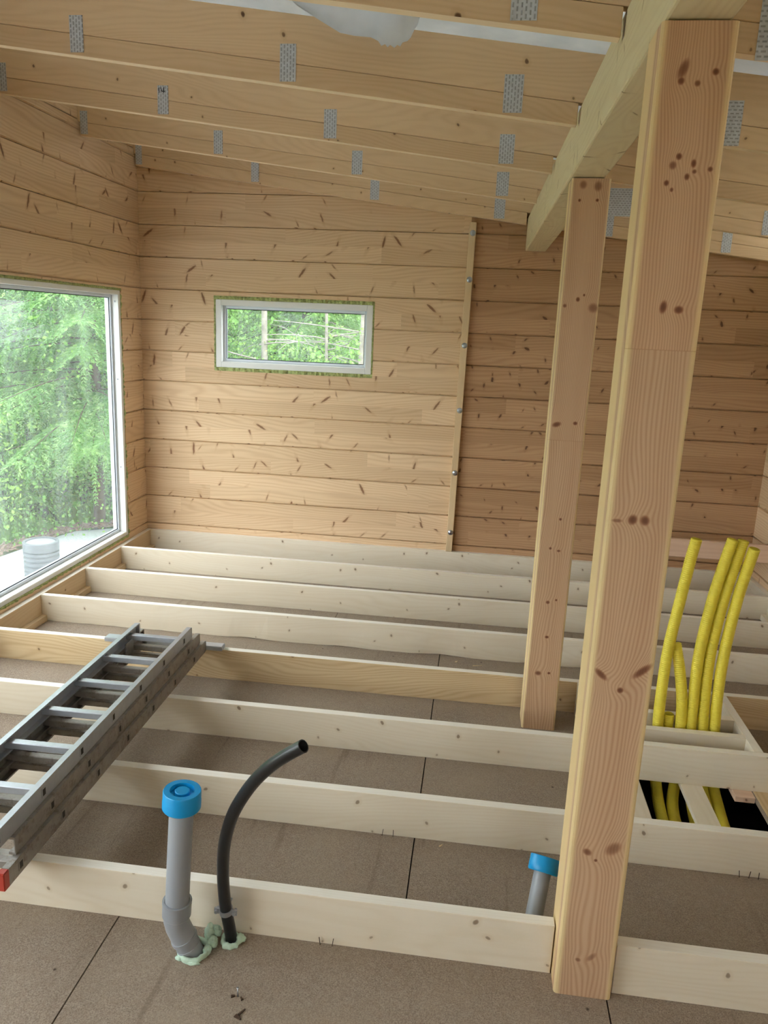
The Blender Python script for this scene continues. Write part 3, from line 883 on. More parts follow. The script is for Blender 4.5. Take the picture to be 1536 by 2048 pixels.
# ------------------------------------------------------------------ rafters with nail plates
raft_lab = ['rafter lying against the top of the back wall', 'second rafter from the back wall', 'third rafter from the back wall, with a marked nail plate',
            'fourth rafter from the back wall, below the torn white membrane', 'nearest rafter in view, at the very top of the picture',
            'rafter just out of view above the near post', 'rafter right above the viewer', 'rafter behind the viewer']
for i, y in enumerate(YR):
    z0 = ZR[i]
    r = empty('rafter', (0, y + RT / 2, z0))
    props(r, raft_lab[i], 'rafter', 'roof rafters')
    sh = lambda c: Vector((c.x, c.y, c.z + SL * c.x))
    bl, br = beam_x(y) - 0.012, beam_x(y) + 0.155 + 0.012
    board('upper_board', 0, (WX - 0.5, EX + 0.45), (y, y + RT), (z0 + RLOW + 0.0008, z0 + RLOW + RUP), M_RAFT, r, 0.002, sh)
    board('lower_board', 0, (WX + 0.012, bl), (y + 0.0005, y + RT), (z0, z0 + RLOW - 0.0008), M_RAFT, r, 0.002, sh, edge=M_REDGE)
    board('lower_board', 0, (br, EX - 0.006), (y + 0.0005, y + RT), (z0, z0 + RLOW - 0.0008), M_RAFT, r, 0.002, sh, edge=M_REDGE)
    pls = [(-2.828, -2.776), (-1.888, -1.826), (-0.945, -0.875), (0.012, 0.092), (1.70, 1.77)]
    for (p0, p1) in pls:
        zc = z0 + RLOW + SL * (p0 + p1) / 2
        bm = bmesh.new()
        box_bm(bm, p0, p1, y - 0.0018, y - 0.0002, zc - 0.073, zc + 0.073)
        set_uv(bm, 2, (p0, y, zc))
        uvl = bm.loops.layers.uv['grain']
        for f in bm.faces:
            for l in f.loops: l[uvl].uv = (l.vert.co.x - p0, l.vert.co.z - zc)
        link_bm('nail_plate', bm, M_PLATE, r)
    p0, p1 = (0.80, 0.978) if i == 3 else (0.735, 0.905)
    zc = z0 + RLOW + SL * (p0 + p1) / 2 - 0.005
    bm = bmesh.new()
    box_bm(bm, p0, p1, y - 0.0018, y - 0.0002, zc - 0.085, zc + 0.085)
    set_uv(bm, 2, (p0, y, zc))
    link_bm('nail_plate', bm, M_PLATE, r)
    if i == 2:                                  # the hand-written strokes on one plate
        zc = z0 + RLOW + SL * (-1.857) + 0.073
        bm = bmesh.new()
        for (x0, xz0, x1, xz1) in ((-1.878, -0.012, -1.878, -0.036), (-1.868, -0.012, -1.862, -0.030), (-1.862, -0.030, -1.846, -0.030), (-1.850, -0.010, -1.851, -0.036)):
            a, b = Vector((x0, y - 0.0022, zc + xz0)), Vector((x1, y - 0.0022, zc + xz1))
            n = (b - a).normalized(); s = Vector((-n.z, 0, n.x)) * 0.0022
            a -= n * 0.002; b += n * 0.002
            vs = [bm.verts.new(p) for p in (a - s, b - s, b + s, a + s)]
            f = bm.faces.new(vs)
        g = bmesh.ops.extrude_face_region(bm, geom=bm.faces[:])
        bmesh.ops.translate(bm, verts=[v for v in g['geom'] if isinstance(v, bmesh.types.BMVert)], vec=(0, 0.0003, 0))
        bmesh.ops.recalc_face_normals(bm, faces=bm.faces)
        link_bm('marker_strokes', bm, M_MARK, r)

# white membrane over the rafters, with soft wrinkles
bm = bmesh.new()
nx, ny = 60, 90
grid = []
for j in range(ny + 1):
    row = []
    y = FY - 0.2 + (D + 0.3 - FY) * j / ny
    for i in range(nx + 1):
        x = WX - 0.3 + (EX + 0.6 - WX) * i / nx
        z = 2.757 + SL * x + RLOW + RUP + 0.012 + 0.009 * noise.noise(Vector((x * 2.2, y * 5.0, 0.3)))
        row.append(bm.verts.new((x, y, z)))
    grid.append(row)
for j in range(ny):
    for i in range(nx):
        bm.faces.new((grid[j][i], grid[j + 1][i], grid[j + 1][i + 1], grid[j][i + 1]))
g = bmesh.ops.extrude_face_region(bm, geom=bm.faces[:])
bmesh.ops.translate(bm, verts=[v for v in g['geom'] if isinstance(v, bmesh.types.BMVert)], vec=(0, 0, 0.002))
bmesh.ops.recalc_face_normals(bm, faces=bm.faces)
props(link_bm('ceiling', bm, M_MEMB, smooth=True), kind='structure')

# torn flap of that membrane
pts_low = [(-0.90, 3.12), (-0.83, 3.060), (-0.74, 3.012), (-0.66, 2.972), (-0.60, 2.958), (-0.53, 2.948), (-0.50, 2.935), (-0.487, 2.918), (-0.472, 2.925), (-0.462, 2.914),
           (-0.452, 2.924), (-0.436, 2.914), (-0.424, 2.926), (-0.412, 2.921), (-0.404, 2.936), (-0.385, 2.942), (-0.372, 2.955), (-0.358, 2.985), (-0.346, 3.0), (-0.335, 3.05), (-0.33, 3.09)]
bm = bmesh.new()
rows = []
for (x, zl) in pts_low:
    zt = roof_top(x) + 0.045
    row = []
    for k in range(7):
        t = k / 6
        z = zt + (zl - zt) * t
        yy = 3.40 + 0.05 * math.sin(t * 2.2) + 0.012 * math.sin(x * 21 + t * 3)
        row.append(bm.verts.new((x, yy, z)))
    rows.append(row)
for a, b in zip(rows[:-1], rows[1:]):
    for k in range(6): bm.faces.new((a[k], a[k + 1], b[k + 1], b[k]))
g = bmesh.ops.extrude_face_region(bm, geom=bm.faces[:])
bmesh.ops.translate(bm, verts=[v for v in g['geom'] if isinstance(v, bmesh.types.BMVert)], vec=(0, 0.0015, 0))
bmesh.ops.recalc_face_normals(bm, faces=bm.faces)
props(link_bm('membrane_flap', bm, M_MEMB, smooth=True), 'torn white membrane flap hanging down between the rafters', 'membrane')

# ------------------------------------------------------------------ batten with washers and screws on the back wall
bat = props(empty('wall_batten', (-0.165, D - 0.02, 0.001)), 'narrow vertical batten bolted to the back wall with round washers', 'batten')
def bat_x(z): return -0.170 + 0.0108 * z
bxf = lambda c: Vector((c.x + bat_x(c.z), c.y, c.z))
board('batten_board', 2, (-0.027, 0.027), (D - 0.044, D - 0.001), (0.001, 2.632), M_BATT, bat, 0.003, bxf)
for z in (2.553, 2.209, 1.706, 1.191, 0.677, 0.169):
    x = bat_x(z) + 0.004
    bm = bmesh.new()
    lathe_bm(bm, (x, D - 0.0442, z), (0, -1, 0), [(0.022, 0), (0.022, 0.002), (0.009, 0.0025), (0.0, 0.0025)], 24)
    w = link_bm('washer', bm, M_STEEL, bat)
    bm = bmesh.new()
    lathe_bm(bm, (x, D - 0.0462, z), (0, -1, 0), [(0.0115, 0), (0.0115, 0.006), (0.008, 0.008), (0.0, 0.008)], 6)
    for f in bm.faces: f.smooth = False
    link_bm('bolt_head', bm, M_STEEL, w)

# planed plank at the far right, one end on offcuts behind the near post, the other against the right wall
props(board('loose_plank', 0, (1.15, EX - 0.002), (5.86, 5.905), (0.235, 0.375), M_PLANK, bevel=0.010, seg=2), 'pinkish planed plank on edge behind the yellow conduits, by the right wall', 'plank')
props(board('offcut_block', 0, (1.18, 1.32), (5.79, 5.98), (0.0, 0.117), M_JOIST), 'lower timber offcut under the pinkish plank', 'block')
props(board('offcut_block', 0, (1.19, 1.31), (5.80, 5.97), (0.118, 0.234), M_JOISTY), 'upper timber offcut under the pinkish plank', 'block')

# ------------------------------------------------------------------ aluminium ladder, three nested sections
LADX, LADR = -1.61, math.radians(0.75)
ladder = props(empty('ladder', (LADX, 3.0, 0.0)), 'grey three-section aluminium ladder lying across the joists', 'ladder')
def lad_xf(c):
    dx, dy = c.x - LADX, c.y - 3.0
    return Vector((LADX + dx * math.cos(LADR) - dy * math.sin(LADR), 3.0 + dx * math.sin(LADR) + dy * math.cos(LADR), c.z))
def channel_bm(bm, xo, sgn, y0, y1, z0, z1):
    """C-shaped side rail, its back to the outside (sgn = +1: outside is +x)."""
    w, t = 0.024, 0.0035
    prof = [(0, z0), (0, z1), (-w, z1), (-w, z1 - 0.008), (-t, z1 - 0.008), (-t, z0 + 0.008), (-w, z0 + 0.008), (-w, z0)]
    loops = []
    for y in (y0, y1):
        loops.append([bm.verts.new((xo + sgn * p, y, z)) for p, z in prof])
    n = len(prof)
    for i in range(n):
        bm.faces.new((loops[0][i], loops[1][i], loops[1][(i + 1) % n], loops[0][(i + 1) % n]))
    bm.faces.new(loops[0]); bm.faces.new(list(reversed(loops[1])))
    # rounded far end plug
    for k in range(2):
        yy = y1 if k else y0
    bmesh.ops.recalc_face_normals(bm, faces=bm.faces)
secs = [('top', 0.134, 0.200, 1.80, 3.81, 0.158, M_ALU), ('mid', 0.067, 0.132, 2.10, 3.895, 0.172, M_ALUD), ('low', 0.0005, 0.065, 2.035, 3.955, 0.186, M_ALUD)]
RUNG_Y = [3.70 - 0.278 * k for k in range(8)]
for si, (nm, z0, z1, y0, y1, hw, mt) in enumerate(secs):
    s = empty('ladder_section', (LADX, 3.0, z0), ladder)
    s['label'] = ['uppermost ladder section', 'middle ladder section', 'lowest ladder section with a stabiliser bar'][si]
    for sgn in (-1, 1):
        bm = bmesh.new()
        channel_bm(bm, LADX + sgn * hw, sgn, y0, y1, z0, z1)
        # plug that closes the far end, slightly rounded
        box_bm(bm, LADX + sgn * hw - (0.0235 if sgn > 0 else 0.0005), LADX + sgn * hw + (0.0005 if sgn > 0 else 0.0235), y1 - 0.001, y1 + 0.012, z0 + 0.004, z1 - 0.004)
        for v in bm.verts: v.co = lad_xf(v.co.copy())
        link_bm('rail', bm, mt, s)
        if si == 2:
            bm = bmesh.new()
            box_bm(bm, LADX + sgn * hw - 0.0265 * (sgn > 0) - 0.002 * (sgn < 0), LADX + sgn * hw + 0.002 * (sgn > 0) + 0.0265 * (sgn < 0), y0 - 0.03, y0, z0, z1 + 0.001)
            bmesh.ops.bevel(bm, geom=bm.edges[:], offset=0.003, segments=2, affect='EDGES')
            for v in bm.verts: v.co = lad_xf(v.co.copy())
            link_bm('end_cap', bm, M_REDCAP, s)
    dy = (0.0, 0.045, 0.09)[si]
    for y in RUNG_Y:
        yy = y + dy - (0.02 if si else 0)
        if yy < y0 + 0.05: continue
        bm = bmesh.new()
        zc = (z0 + z1) / 2
        box_bm(bm, LADX - hw + 0.003, LADX + hw - 0.003, yy - 0.016, yy + 0.016, zc - 0.014, zc + 0.016)
        bmesh.ops.bevel(bm, geom=bm.edges[:], offset=0.003, segments=1, affect='EDGES')
        for sgn in (-1, 1):                      # rung end showing through the rail: collar, and a dark plate painting the shade of the hollow
            xo = LADX + sgn * hw
            fs = box_bm(bm, min(xo, xo + sgn * 0.0022), max(xo, xo + sgn * 0.0022), yy - 0.014, yy + 0.014, zc - 0.018, zc + 0.018)
            fs2 = box_bm(bm, min(xo, xo + sgn * 0.0026), max(xo, xo + sgn * 0.0026), yy - 0.009, yy + 0.009, zc - 0.013, zc + 0.013)
            for f in fs2: f.material_index = 1
        bmesh.ops.recalc_face_normals(bm, faces=bm.faces)
        for v in bm.verts: v.co = lad_xf(v.co.copy())
        link_bm('rung', bm, [M_ALU if si == 0 else M_ALUD, M_SOCK], s)
    if si == 2:
        bm = bmesh.new()
        box_bm(bm, -2.03, -1.335, 3.975, 4.035, 0.0008, 0.026)
        bmesh.ops.bevel(bm, geom=bm.edges[:], offset=0.003, segments=2, affect='EDGES')
        for v in bm.verts: v.co = lad_xf(v.co.copy())
        link_bm('stabiliser_bar', bm, M_ALU, s)
    if si == 0:                                  # hook bracket under the end rung
        bm = bmesh.new()
        box_bm(bm, LADX - hw + 0.026, LADX - hw + 0.034, 3.60, 3.69, z0 - 0.045, z0 + 0.03)
        bmesh.ops.bevel(bm, geom=bm.edges[:], offset=0.003, segments=1, affect='EDGES')
        link_bm('hook_bracket', bm, M_ALUD, s)

# ------------------------------------------------------------------ pipes
def cap_profile(r, h):
    return [(r * 0.95, 0), (r, 0.004), (r, h * 0.45), (r * 0.985, h * 0.5), (r * 0.985, h - 0.004), (r * 0.95, h), (r * 0.64, h), (r * 0.62, h - 0.016),
            (r * 0.40, h - 0.016), (r * 0.38, h - 0.003), (r * 0.35, h - 0.001), (0.0, h - 0.001)]
dp = props(empty('drain_pipe', (-0.82, 2.05, -HJ)), 'tall grey plastic drain pipe with a bent foot and blue cap', 'pipe')
A = Vector((-0.800, 2.062, -HJ - 0.02)); B = Vector((-0.851, 2.046, -0.062)); Cc = Vector((-0.8515, 2.046, -0.03))
up = Vector((0.023, 0.004, 0.40)).normalized()
bm = bmesh.new()
dirA = (B - A).normalized()
pl = [A, A + dirA * 0.045, A + dirA * 0.0455, A + dirA * 0.052, A + dirA * 0.0525, A + dirA * 0.075, A + dirA * 0.0755, A + dirA * 0.088, A + dirA * 0.0885, B - dirA * 0.012,
      B + Vector((0.0, 0, 0.012)), B + up * 0.03]
rl = [0.0375, 0.0375, 0.0395, 0.0395, 0.0382, 0.0382, 0.0425, 0.0425, 0.0395, 0.0395, 0.040, 0.041]
tube_bm(bm, pl, rl, 28)
o = link_bm('elbow', bm, M_PIPE, dp); autosmooth(o)
bm = bmesh.new()
lathe_bm(bm, B + up * 0.025, up, [(0.041, 0), (0.0455, 0.006), (0.0455, 0.046), (0.0465, 0.048), (0.0465, 0.058), (0.0395, 0.058), (0.0385, 0.050)], 32)
o = link_bm('socket_collar', bm, M_PIPE, dp); autosmooth(o)
bm = bmesh.new()
P0 = B + up * 0.045
tube_bm(bm, [P0, P0 + up * 0.388], 0.0375, 32)
o = link_bm('straight_pipe', bm, M_PIPE, dp); autosmooth(o)
bm = bmesh.new()
CP = P0 + up * 0.373
lathe_bm(bm, CP, up, [(0.0385, 0.001)] + cap_profile(0.059, 0.062), 40)
o = link_bm('cap', bm, M_BLUE, dp); autosmooth(o); o['label'] = 'blue ring-shaped plastic cap'

sp = props(empty('drain_pipe', (0.29, 2.274, -HJ)), 'short grey drain pipe with a blue cap leaning behind the nearest joist', 'pipe')
ax = Vector((0.024, 0.081, 0.108)).normalized()
bm = bmesh.new()
tube_bm(bm, [Vector((0.290, 2.274, -HJ)) - ax * 0.02, Vector((0.331, 2.411, 0.004)) + ax * 0.02], 0.0295, 28)
o = link_bm('straight_pipe', bm, M_PIPE, sp); autosmooth(o)
bm = bmesh.new()
lathe_bm(bm, Vector((0.331, 2.411, 0.004)), ax, [(0.030, 0.001)] + cap_profile(0.052, 0.052), 40)
o = link_bm('cap', bm, M_BLUE, sp); autosmooth(o); o['label'] = 'bright blue plastic cap'

wp = props(empty('water_pipe', (-0.696, 2.128, -HJ)), 'black plastic water pipe curving up to an open end', 'pipe')
path = smooth_path([(-0.688, 2.128, -0.215), (-0.698, 2.118, -0.12), (-0.708, 2.108, -0.03), (-0.712, 2.098, 0.091), (-0.700, 2.078, 0.22), (-0.664, 2.05, 0.35), (-0.605, 2.02, 0.468),
                    (-0.540, 1.990, 0.560), (-0.478, 1.965, 0.625), (-0.424, 1.945, 0.672)], 60)
bm = bmesh.new()
tube_bm(bm, path, 0.0195, 24, cap0=True, cap1=False)
tv = (path[-1] - path[-2]).normalized()
lathe_bm(bm, path[-1], tv, [(0.0195, 0), (0.0163, 0.0005), (0.0160, -0.03)], 24)
lathe_bm(bm, path[-1], tv, [(0.0160, -0.03), (0.0, -0.03)], 24, 1)
for f in bm.faces:
    if f.material_index == 0:
        d = sum((v.co for v in f.verts), Vector()) / len(f.verts)
        rel = d - path[-1]
        if (rel - tv * rel.dot(tv)).length < 0.0164 and -0.032 < rel.dot(tv) < 0.001: f.material_index = 1  # shade inside the open pipe end, painted near-black
o = link_bm('hose', bm, [M_BLACKP, M_BORE], wp); autosmooth(o, 50)
k = min(range(len(path)), key=lambda i: abs(path[i].z + 0.055))
cc, ct = path[k], (path[k + 1] - path[k - 1]).normalized()
bm = bmesh.new()
lathe_bm(bm, cc, ct, [(0.0198, -0.009), (0.0225, -0.009), (0.0225, 0.009), (0.0198, 0.009)], 32)
cl = link_bm('pipe_clamp', bm, M_STEEL, wp); autosmooth(cl)
for sg in (-1, 1):
    bm = bmesh.new()
    q = cc + Vector((sg * 0.030, -0.004, 0))
    box_bm(bm, min(cc.x + sg * 0.021, q.x + sg * 0.008), max(cc.x + sg * 0.021, q.x + sg * 0.008), q.y - 0.004, q.y + 0.004, q.z - 0.009, q.z + 0.009)
    tube_bm(bm, [q + Vector((0, -0.012, 0.0)), q + Vector((0, 0.014, 0.0))], 0.0055, 10)
    link_bm('clamp_screw', bm, M_STEEL, cl)
bm = bmesh.new()
tube_bm(bm, [cc + Vector((0, 0.022, 0)), Vector((cc.x, YJ[7], cc.z))], 0.004, 10)
link_bm('clamp_stem', bm, M_STEEL, cl)

# mint foam collars
def foam(name, cx, cy, r_in, lumps, label, seed):
    bm = bmesh.new()
    rr = random.Random(seed)
    seg, sec = 48, 12
    rings = []
    for i in range(seg):
        a = 2 * math.pi * i / seg
        th = 0.008 + 0.004 * noise.noise(Vector((math.cos(a) * 2 + seed, math.sin(a) * 2, 0)))
        hh = 0.011 + 0.006 * noise.noise(Vector((math.cos(a) * 3 + seed, math.sin(a) * 3, 4)))
        R0 = r_in + th * 0.7
        ring = []
        for k in range(sec):
            b = 2 * math.pi * k / sec
            p = Vector(((R0 + th * math.cos(b)) * math.cos(a), (R0 + th * math.cos(b)) * math.sin(a), hh * math.sin(b) * 1.1))
            p += Vector((1, 1, 1)) * 0.0
            d = 1 + 0.35 * noise.noise(p * 70 + Vector((seed, 0, 0)))
            p = Vector((p.x * (0.96 + 0.04 * d), p.y * (0.96 + 0.04 * d), max(p.z * d, -0.008)))
            ring.append(bm.verts.new((cx + p.x, cy + p.y, -HJ + 0.006 + p.z)))
        rings.append(ring)
    for i in range(seg):
        for k in range(sec):
            bm.faces.new((rings[i][k], rings[(i + 1) % seg][k], rings[(i + 1) % seg][(k + 1) % sec], rings[i][(k + 1) % sec]))
    for (lx, ly, lz, sx, sy, sz) in lumps:
        g = bmesh.ops.create_icosphere(bm, subdivisions=4, radius=1.0)
        for v in g['verts']:
            p = v.co.copy()
            d = 1 + 0.28 * noise.noise(p * 2.3 + Vector((seed, lx * 50, 0))) + 0.10 * noise.noise(p * 6.0)
            v.co = Vector((cx + lx + p.x * sx * d, cy + ly + p.y * sy * d, max(-HJ - 0.001, -HJ + lz + p.z * sz * d)))
    bmesh.ops.recalc_face_normals(bm, faces=bm.faces)
    return props(link_bm(name, bm, M_FOAM, smooth=True), label, 'foam')
foam('foam_collar', -0.800, 2.060, 0.040, [(0.036, 0.058, 0.020, 0.018, 0.018, 0.040), (0.054, 0.066, 0.030, 0.018, 0.014, 0.020), (0.052, 0.036, 0.012, 0.016, 0.018, 0.022),
      (0.044, 0.004, 0.008, 0.013, 0.018, 0.015), (-0.030, -0.036, 0.002, 0.018, 0.010, 0.009), (0.01, -0.046, 0.001, 0.026, 0.010, 0.009)],
     'lumpy pale green foam around the foot of the tall grey drain pipe', 3)
foam('foam_collar', -0.693, 2.118, 0.0205, [(0.026, 0.010, 0.012, 0.014, 0.014, 0.016), (0.036, 0.014, 0.007, 0.010, 0.010, 0.010), (-0.024, 0.006, 0.012, 0.009, 0.010, 0.016), (0.004, -0.022, 0.003, 0.016, 0.007, 0.008)],
     'small pale green foam ring around the black water pipe', 9)

# yellow corrugated conduits
def conduit(pts, label, r=0.0265):
    L = sum((Vector(b) - Vector(a)).length for a, b in zip(pts[:-1], pts[1:]))
    n = int(L / 0.0095) * 3
    raw = smooth_path(pts, 200)
    # resample evenly
    d = [0.0]
    for a, b in zip(raw[:-1], raw[1:]): d.append(d[-1] + (b - a).length)
    out = []; j = 0
    for i in range(n + 1):
        s = d[-1] * i / n
        while j < len(d) - 2 and d[j + 1] < s: j += 1
        t = (s - d[j]) / max(1e-9, d[j + 1] - d[j])
        out.append(raw[j].lerp(raw[j + 1], t))
    rad = [r - (0.0034 if i % 3 == 0 else 0.0) for i in range(n + 1)]
    bm = bmesh.new()
    tube_bm(bm, out, rad, 18, cap0=True, cap1=False)
    tv = (out[-1] - out[-2]).normalized()
    lathe_bm(bm, out[-1], tv, [(rad[-1], 0), (r - 0.004, 0.0006), (r - 0.0045, -0.04), (0, -0.04)], 18)
    return props(link_bm('conduit', bm, M_YEL), label, 'conduit', 'yellow corrugated conduits')
YC = 3.655
conduit([(0.955, 2.75, -0.52), (0.955, 3.05, -0.345), (0.958, 3.35, -0.285), (0.978, 3.56, -0.236), (0.985, 3.65, -0.06), (0.980, YC, 0.12), (0.984, YC, 0.367), (1.009, YC, 0.625), (1.030, YC, 0.824), (1.045, YC, 0.93)],
        'leftmost tall yellow corrugated conduit standing apart from the other three tall ones')
conduit([(1.036, YC + 0.025, -0.30), (1.036, YC + 0.025, -0.10), (1.036, YC + 0.025, 0.026)], 'short cut yellow conduit stub barely above the header board')
conduit([(1.012, 2.75, -0.52), (1.012, 3.05, -0.345), (1.018, 3.35, -0.285), (1.075, 3.56, -0.236), (1.092, 3.65, -0.06), (1.080, YC, 0.12), (1.050, YC + 0.004, 0.28), (1.024, YC + 0.03, 0.396)],
        'half-height yellow conduit leaning against the leftmost tall one')
conduit([(1.10, 2.75, -0.52), (1.10, 3.05, -0.355), (1.11, 3.35, -0.29), (1.138, 3.56, -0.236), (1.142, 3.65, -0.06), (1.134, YC, 0.12), (1.130, YC, 0.36), (1.154, YC, 0.637), (1.186, YC, 0.837), (1.207, YC, 0.94)],
        'left conduit of the three tall yellow ones standing together')
conduit([(1.168, 2.75, -0.54), (1.168, 3.05, -0.355), (1.174, 3.35, -0.285), (1.192, 3.56, -0.236), (1.200, 3.652, -0.06), (1.188, YC + 0.006, 0.12), (1.184, YC + 0.01, 0.36), (1.208, YC + 0.012, 0.637), (1.240, YC + 0.012, 0.837), (1.259, YC + 0.016, 0.935)],
        'middle conduit of the three tall yellow ones standing together')
conduit([(1.222, 2.75, -0.54), (1.222, 3.05, -0.355), (1.228, 3.35, -0.285), (1.246, 3.56, -0.236), (1.254, 3.65, -0.06), (1.244, YC, 0.12), (1.243, YC, 0.36), (1.264, YC, 0.637), (1.290, YC, 0.81), (1.303, YC - 0.01, 0.905)],
        'right conduit of the three tall yellow ones, frayed at the top')

# ------------------------------------------------------------------ small debris
bm = bmesh.new()
tube_bm(bm, [(-0.606, 1.915, -HJ - 0.01), (-0.606, 1.915, -HJ + 0.03)], 0.0022, 8)
lathe_bm(bm, (-0.606, 1.915, -HJ + 0.03), (0, 0, 1), [(0.0022, 0), (0.0042, 0.0005), (0.0042, 0.0018), (0, 0.0018)], 10)
props(link_bm('nail', bm, M_STEEL), 'bright nail sticking up from the floor sheet in front', 'nail')
def chip(x, y, z, ln, w, h, ang, mat, label, name='wood_chip', tilt=0.0):
    bm = bmesh.new()
    box_bm(bm, -ln / 2, ln / 2, -w / 2, w / 2, 0, h)
    for v in bm.verts:
        v.co.z += 0.15 * h * math.sin(v.co.x / ln * 5) + (v.co.x + ln / 2) * math.sin(tilt)
        if v.co.x > 0: v.co.y *= 0.4
    bmesh.ops.rotate(bm, verts=bm.verts, cent=(0, 0, 0), matrix=Matrix.Rotation(ang, 3, 'Z'))
    bmesh.ops.translate(bm, verts=bm.verts, vec=(x, y, z))
    return props(link_bm(name, bm, mat), label, 'debris', 'floor debris')
chip(-0.577, 1.862, -HJ, 0.026, 0.006, 0.004, 1.0, M_SPLINT, 'dark splinter just in front of the bright nail')
chip(-0.583, 1.842, -HJ, 0.022, 0.012, 0.004, -0.5, M_SPLINT, 'dark crumb at the very bottom edge in front of the nail')
chip(-0.620, 1.912, -HJ, 0.012, 0.010, 0.004, 0.3, M_SPLINT, 'dark crumb at the foot of the bright nail')
chip(-0.592, 1.908, -HJ, 0.012, 0.008, 0.003, 2.3, M_SPLINT, 'dark crumb right of the bright nail')
chip(0.10, 4.50, -HJ, 0.06, 0.008, 0.002, 0.25, M_SHAV, 'pale curled wood shaving on the floor behind the yellower joist')
chip(-0.03, 4.53, -HJ, 0.02, 0.012, 0.003, 0.9, M_SHAV, 'tiny pale wood chip on the floor behind the yellower joist')
chip(-0.03, 2.74, -HJ, 0.018, 0.008, 0.003, 0.9, M_SHAV, 'pale wood chip by the joist between the posts')
chip(0.60, 2.735, -HJ, 0.03, 0.010, 0.002, 0.1, M_SHAV, 'pale wood sliver on the floor right of the near post')
for kx, (x, y) in enumerate(((-0.27, 2.762), (-0.225, 2.764), (1.12, 2.76), (1.155, 2.762), (1.19, 2.76), (-0.40, 2.157), (-0.36, 2.158))):
    bm = bmesh.new()
    box_bm(bm, x - 0.0012, x + 0.0012, y - 0.001, y + 0.001, -HJ, -HJ + 0.03)
    for v in bm.verts:
        if v.co.z > -HJ + 0.01: v.co.x -= 0.004 * ((kx % 3) - 1)
    props(link_bm('splinter', bm, M_SPLINT), ['dark upright splinter', 'short dark splinter'][kx % 2] + [' by the joist between the posts, left one', ' by the joist between the posts, right one',
          ' left of three below the floor opening', ' in the middle of three below the floor opening', ' right of three below the floor opening',
          ' at the foot of the nearest joist', ' beside another at the foot of the nearest joist'][kx], 'splinter', 'splinters by the joists')

# ------------------------------------------------------------------ outside: ground, riser, forest
def gravel_h(x, y):
    return GZ + 0.05 * noise.noise(Vector((x * 0.7, y * 0.7, 2.0)))
bm = bmesh.new()
edge = [(-2.95, -6.0), (-9.0, -6.0), (-7.5, 0.0), (-6.2, 4.5), (-5.35, 6.6), (-4.98, 7.45), (-4.82, 8.1), (-4.70, 8.55), (-4.35, 8.85), (-3.9, 8.9), (-3.2, 8.8), (-2.0, 8.7), (3.5, 8.7), (4.5, 6.0), (5.0, -6.0)]
# mound: concentric rings from the outline inwards, kept below the house
cxm, cym = -0.5, 1.5
rings = []
outl = []
for (a, b) in zip(edge, edge[1:] + edge[:1]):
    for t in range(8):
        outl.append((a[0] + (b[0] - a[0]) * t / 8, a[1] + (b[1] - a[1]) * t / 8))
for k, s in enumerate((1.03, 1.0, 0.97, 0.92, 0.8, 0.6, 0.3)):
    ring = []
    for (x, y) in outl:
        px, py = cxm + (x - cxm) * s, cym + (y - cym) * s
        z = gravel_h(px, py) - (0.12 if k == 0 else 0.03 if k == 1 else 0.0)
        ring.append(bm.verts.new((px, py, z)))
    rings.append(ring)
for a, b in zip(rings[:-1], rings[1:]):
    for i in range(len(a)):
        bm.faces.new((a[i], a[(i + 1) % len(a)], b[(i + 1) % len(a)], b[i]))
bm.faces.new(rings[-1])
bmesh.ops.recalc_face_normals(bm, faces=bm.faces)
props(link_bm('gravel_yard', bm, M_GRAVEL, smooth=True), 'pale grey gravel yard around the house outside the large window', 'gravel', kind='structure')
bm = bmesh.new()
ng = 70
gv = [[bm.verts.new((-45 + 90 * i / ng, -45 + 90 * j / ng, GZ - 0.10 + 0.12 * noise.noise(Vector((i * 0.4, j * 0.4, 0))) + 0.0)) for i in range(ng + 1)] for j in range(ng + 1)]
for j in range(ng):
    for i in range(ng):
        bm.faces.new((gv[j][i], gv[j][i + 1], gv[j + 1][i + 1], gv[j + 1][i]))
props(link_bm('forest_ground', bm, M_FOREST, smooth=True), 'mossy green forest ground beyond the gravel', 'ground', kind='structure')

# corrugated riser with lid
rs = props(empty('riser_pipe', (-4.18, 6.93, GZ - 0.05)), 'grey corrugated well riser standing in the gravel outside the large window', 'riser')
bm = bmesh.new()
prof = [(0.0, -0.02)]
zz = -0.02
for k in range(6):
    prof += [(0.152, zz + 0.002), (0.166, zz + 0.012), (0.166, zz + 0.034), (0.152, zz + 0.044)]
    zz += 0.048
prof += [(0.158, zz), (0.167, zz + 0.004), (0.167, zz + 0.085), (0.163, zz + 0.09), (0.141, zz + 0.09), (0.139, zz + 0.06), (0.0, zz + 0.06)]
lathe_bm(bm, (-4.18, 6.93, GZ - 0.02), (0, 0, 1), prof, 48)
o = link_bm('body', bm, M_CONC, rs); autosmooth(o, 30)
bm = bmesh.new()
lathe_bm(bm, (-4.18, 6.93, GZ - 0.02 + zz + 0.061), (0, 0, 1), [(0.138, 0), (0.138, 0.012), (0.13, 0.018), (0.10, 0.018), (0.09, 0.024), (0.0, 0.026)], 48)
o = link_bm('lid', bm, M_LID, rs); autosmooth(o, 30)

def raw_mesh(name, V, Fs, mat, loc, parent=None, smooth=False):
    me = bpy.data.meshes.new(name)
    me.from_pydata(V, [], Fs); me.update()
    me.materials.append(mat)
    o = bpy.data.objects.new(name, me); COL.objects.link(o)
    o.location = loc; o.parent = parent
    return o

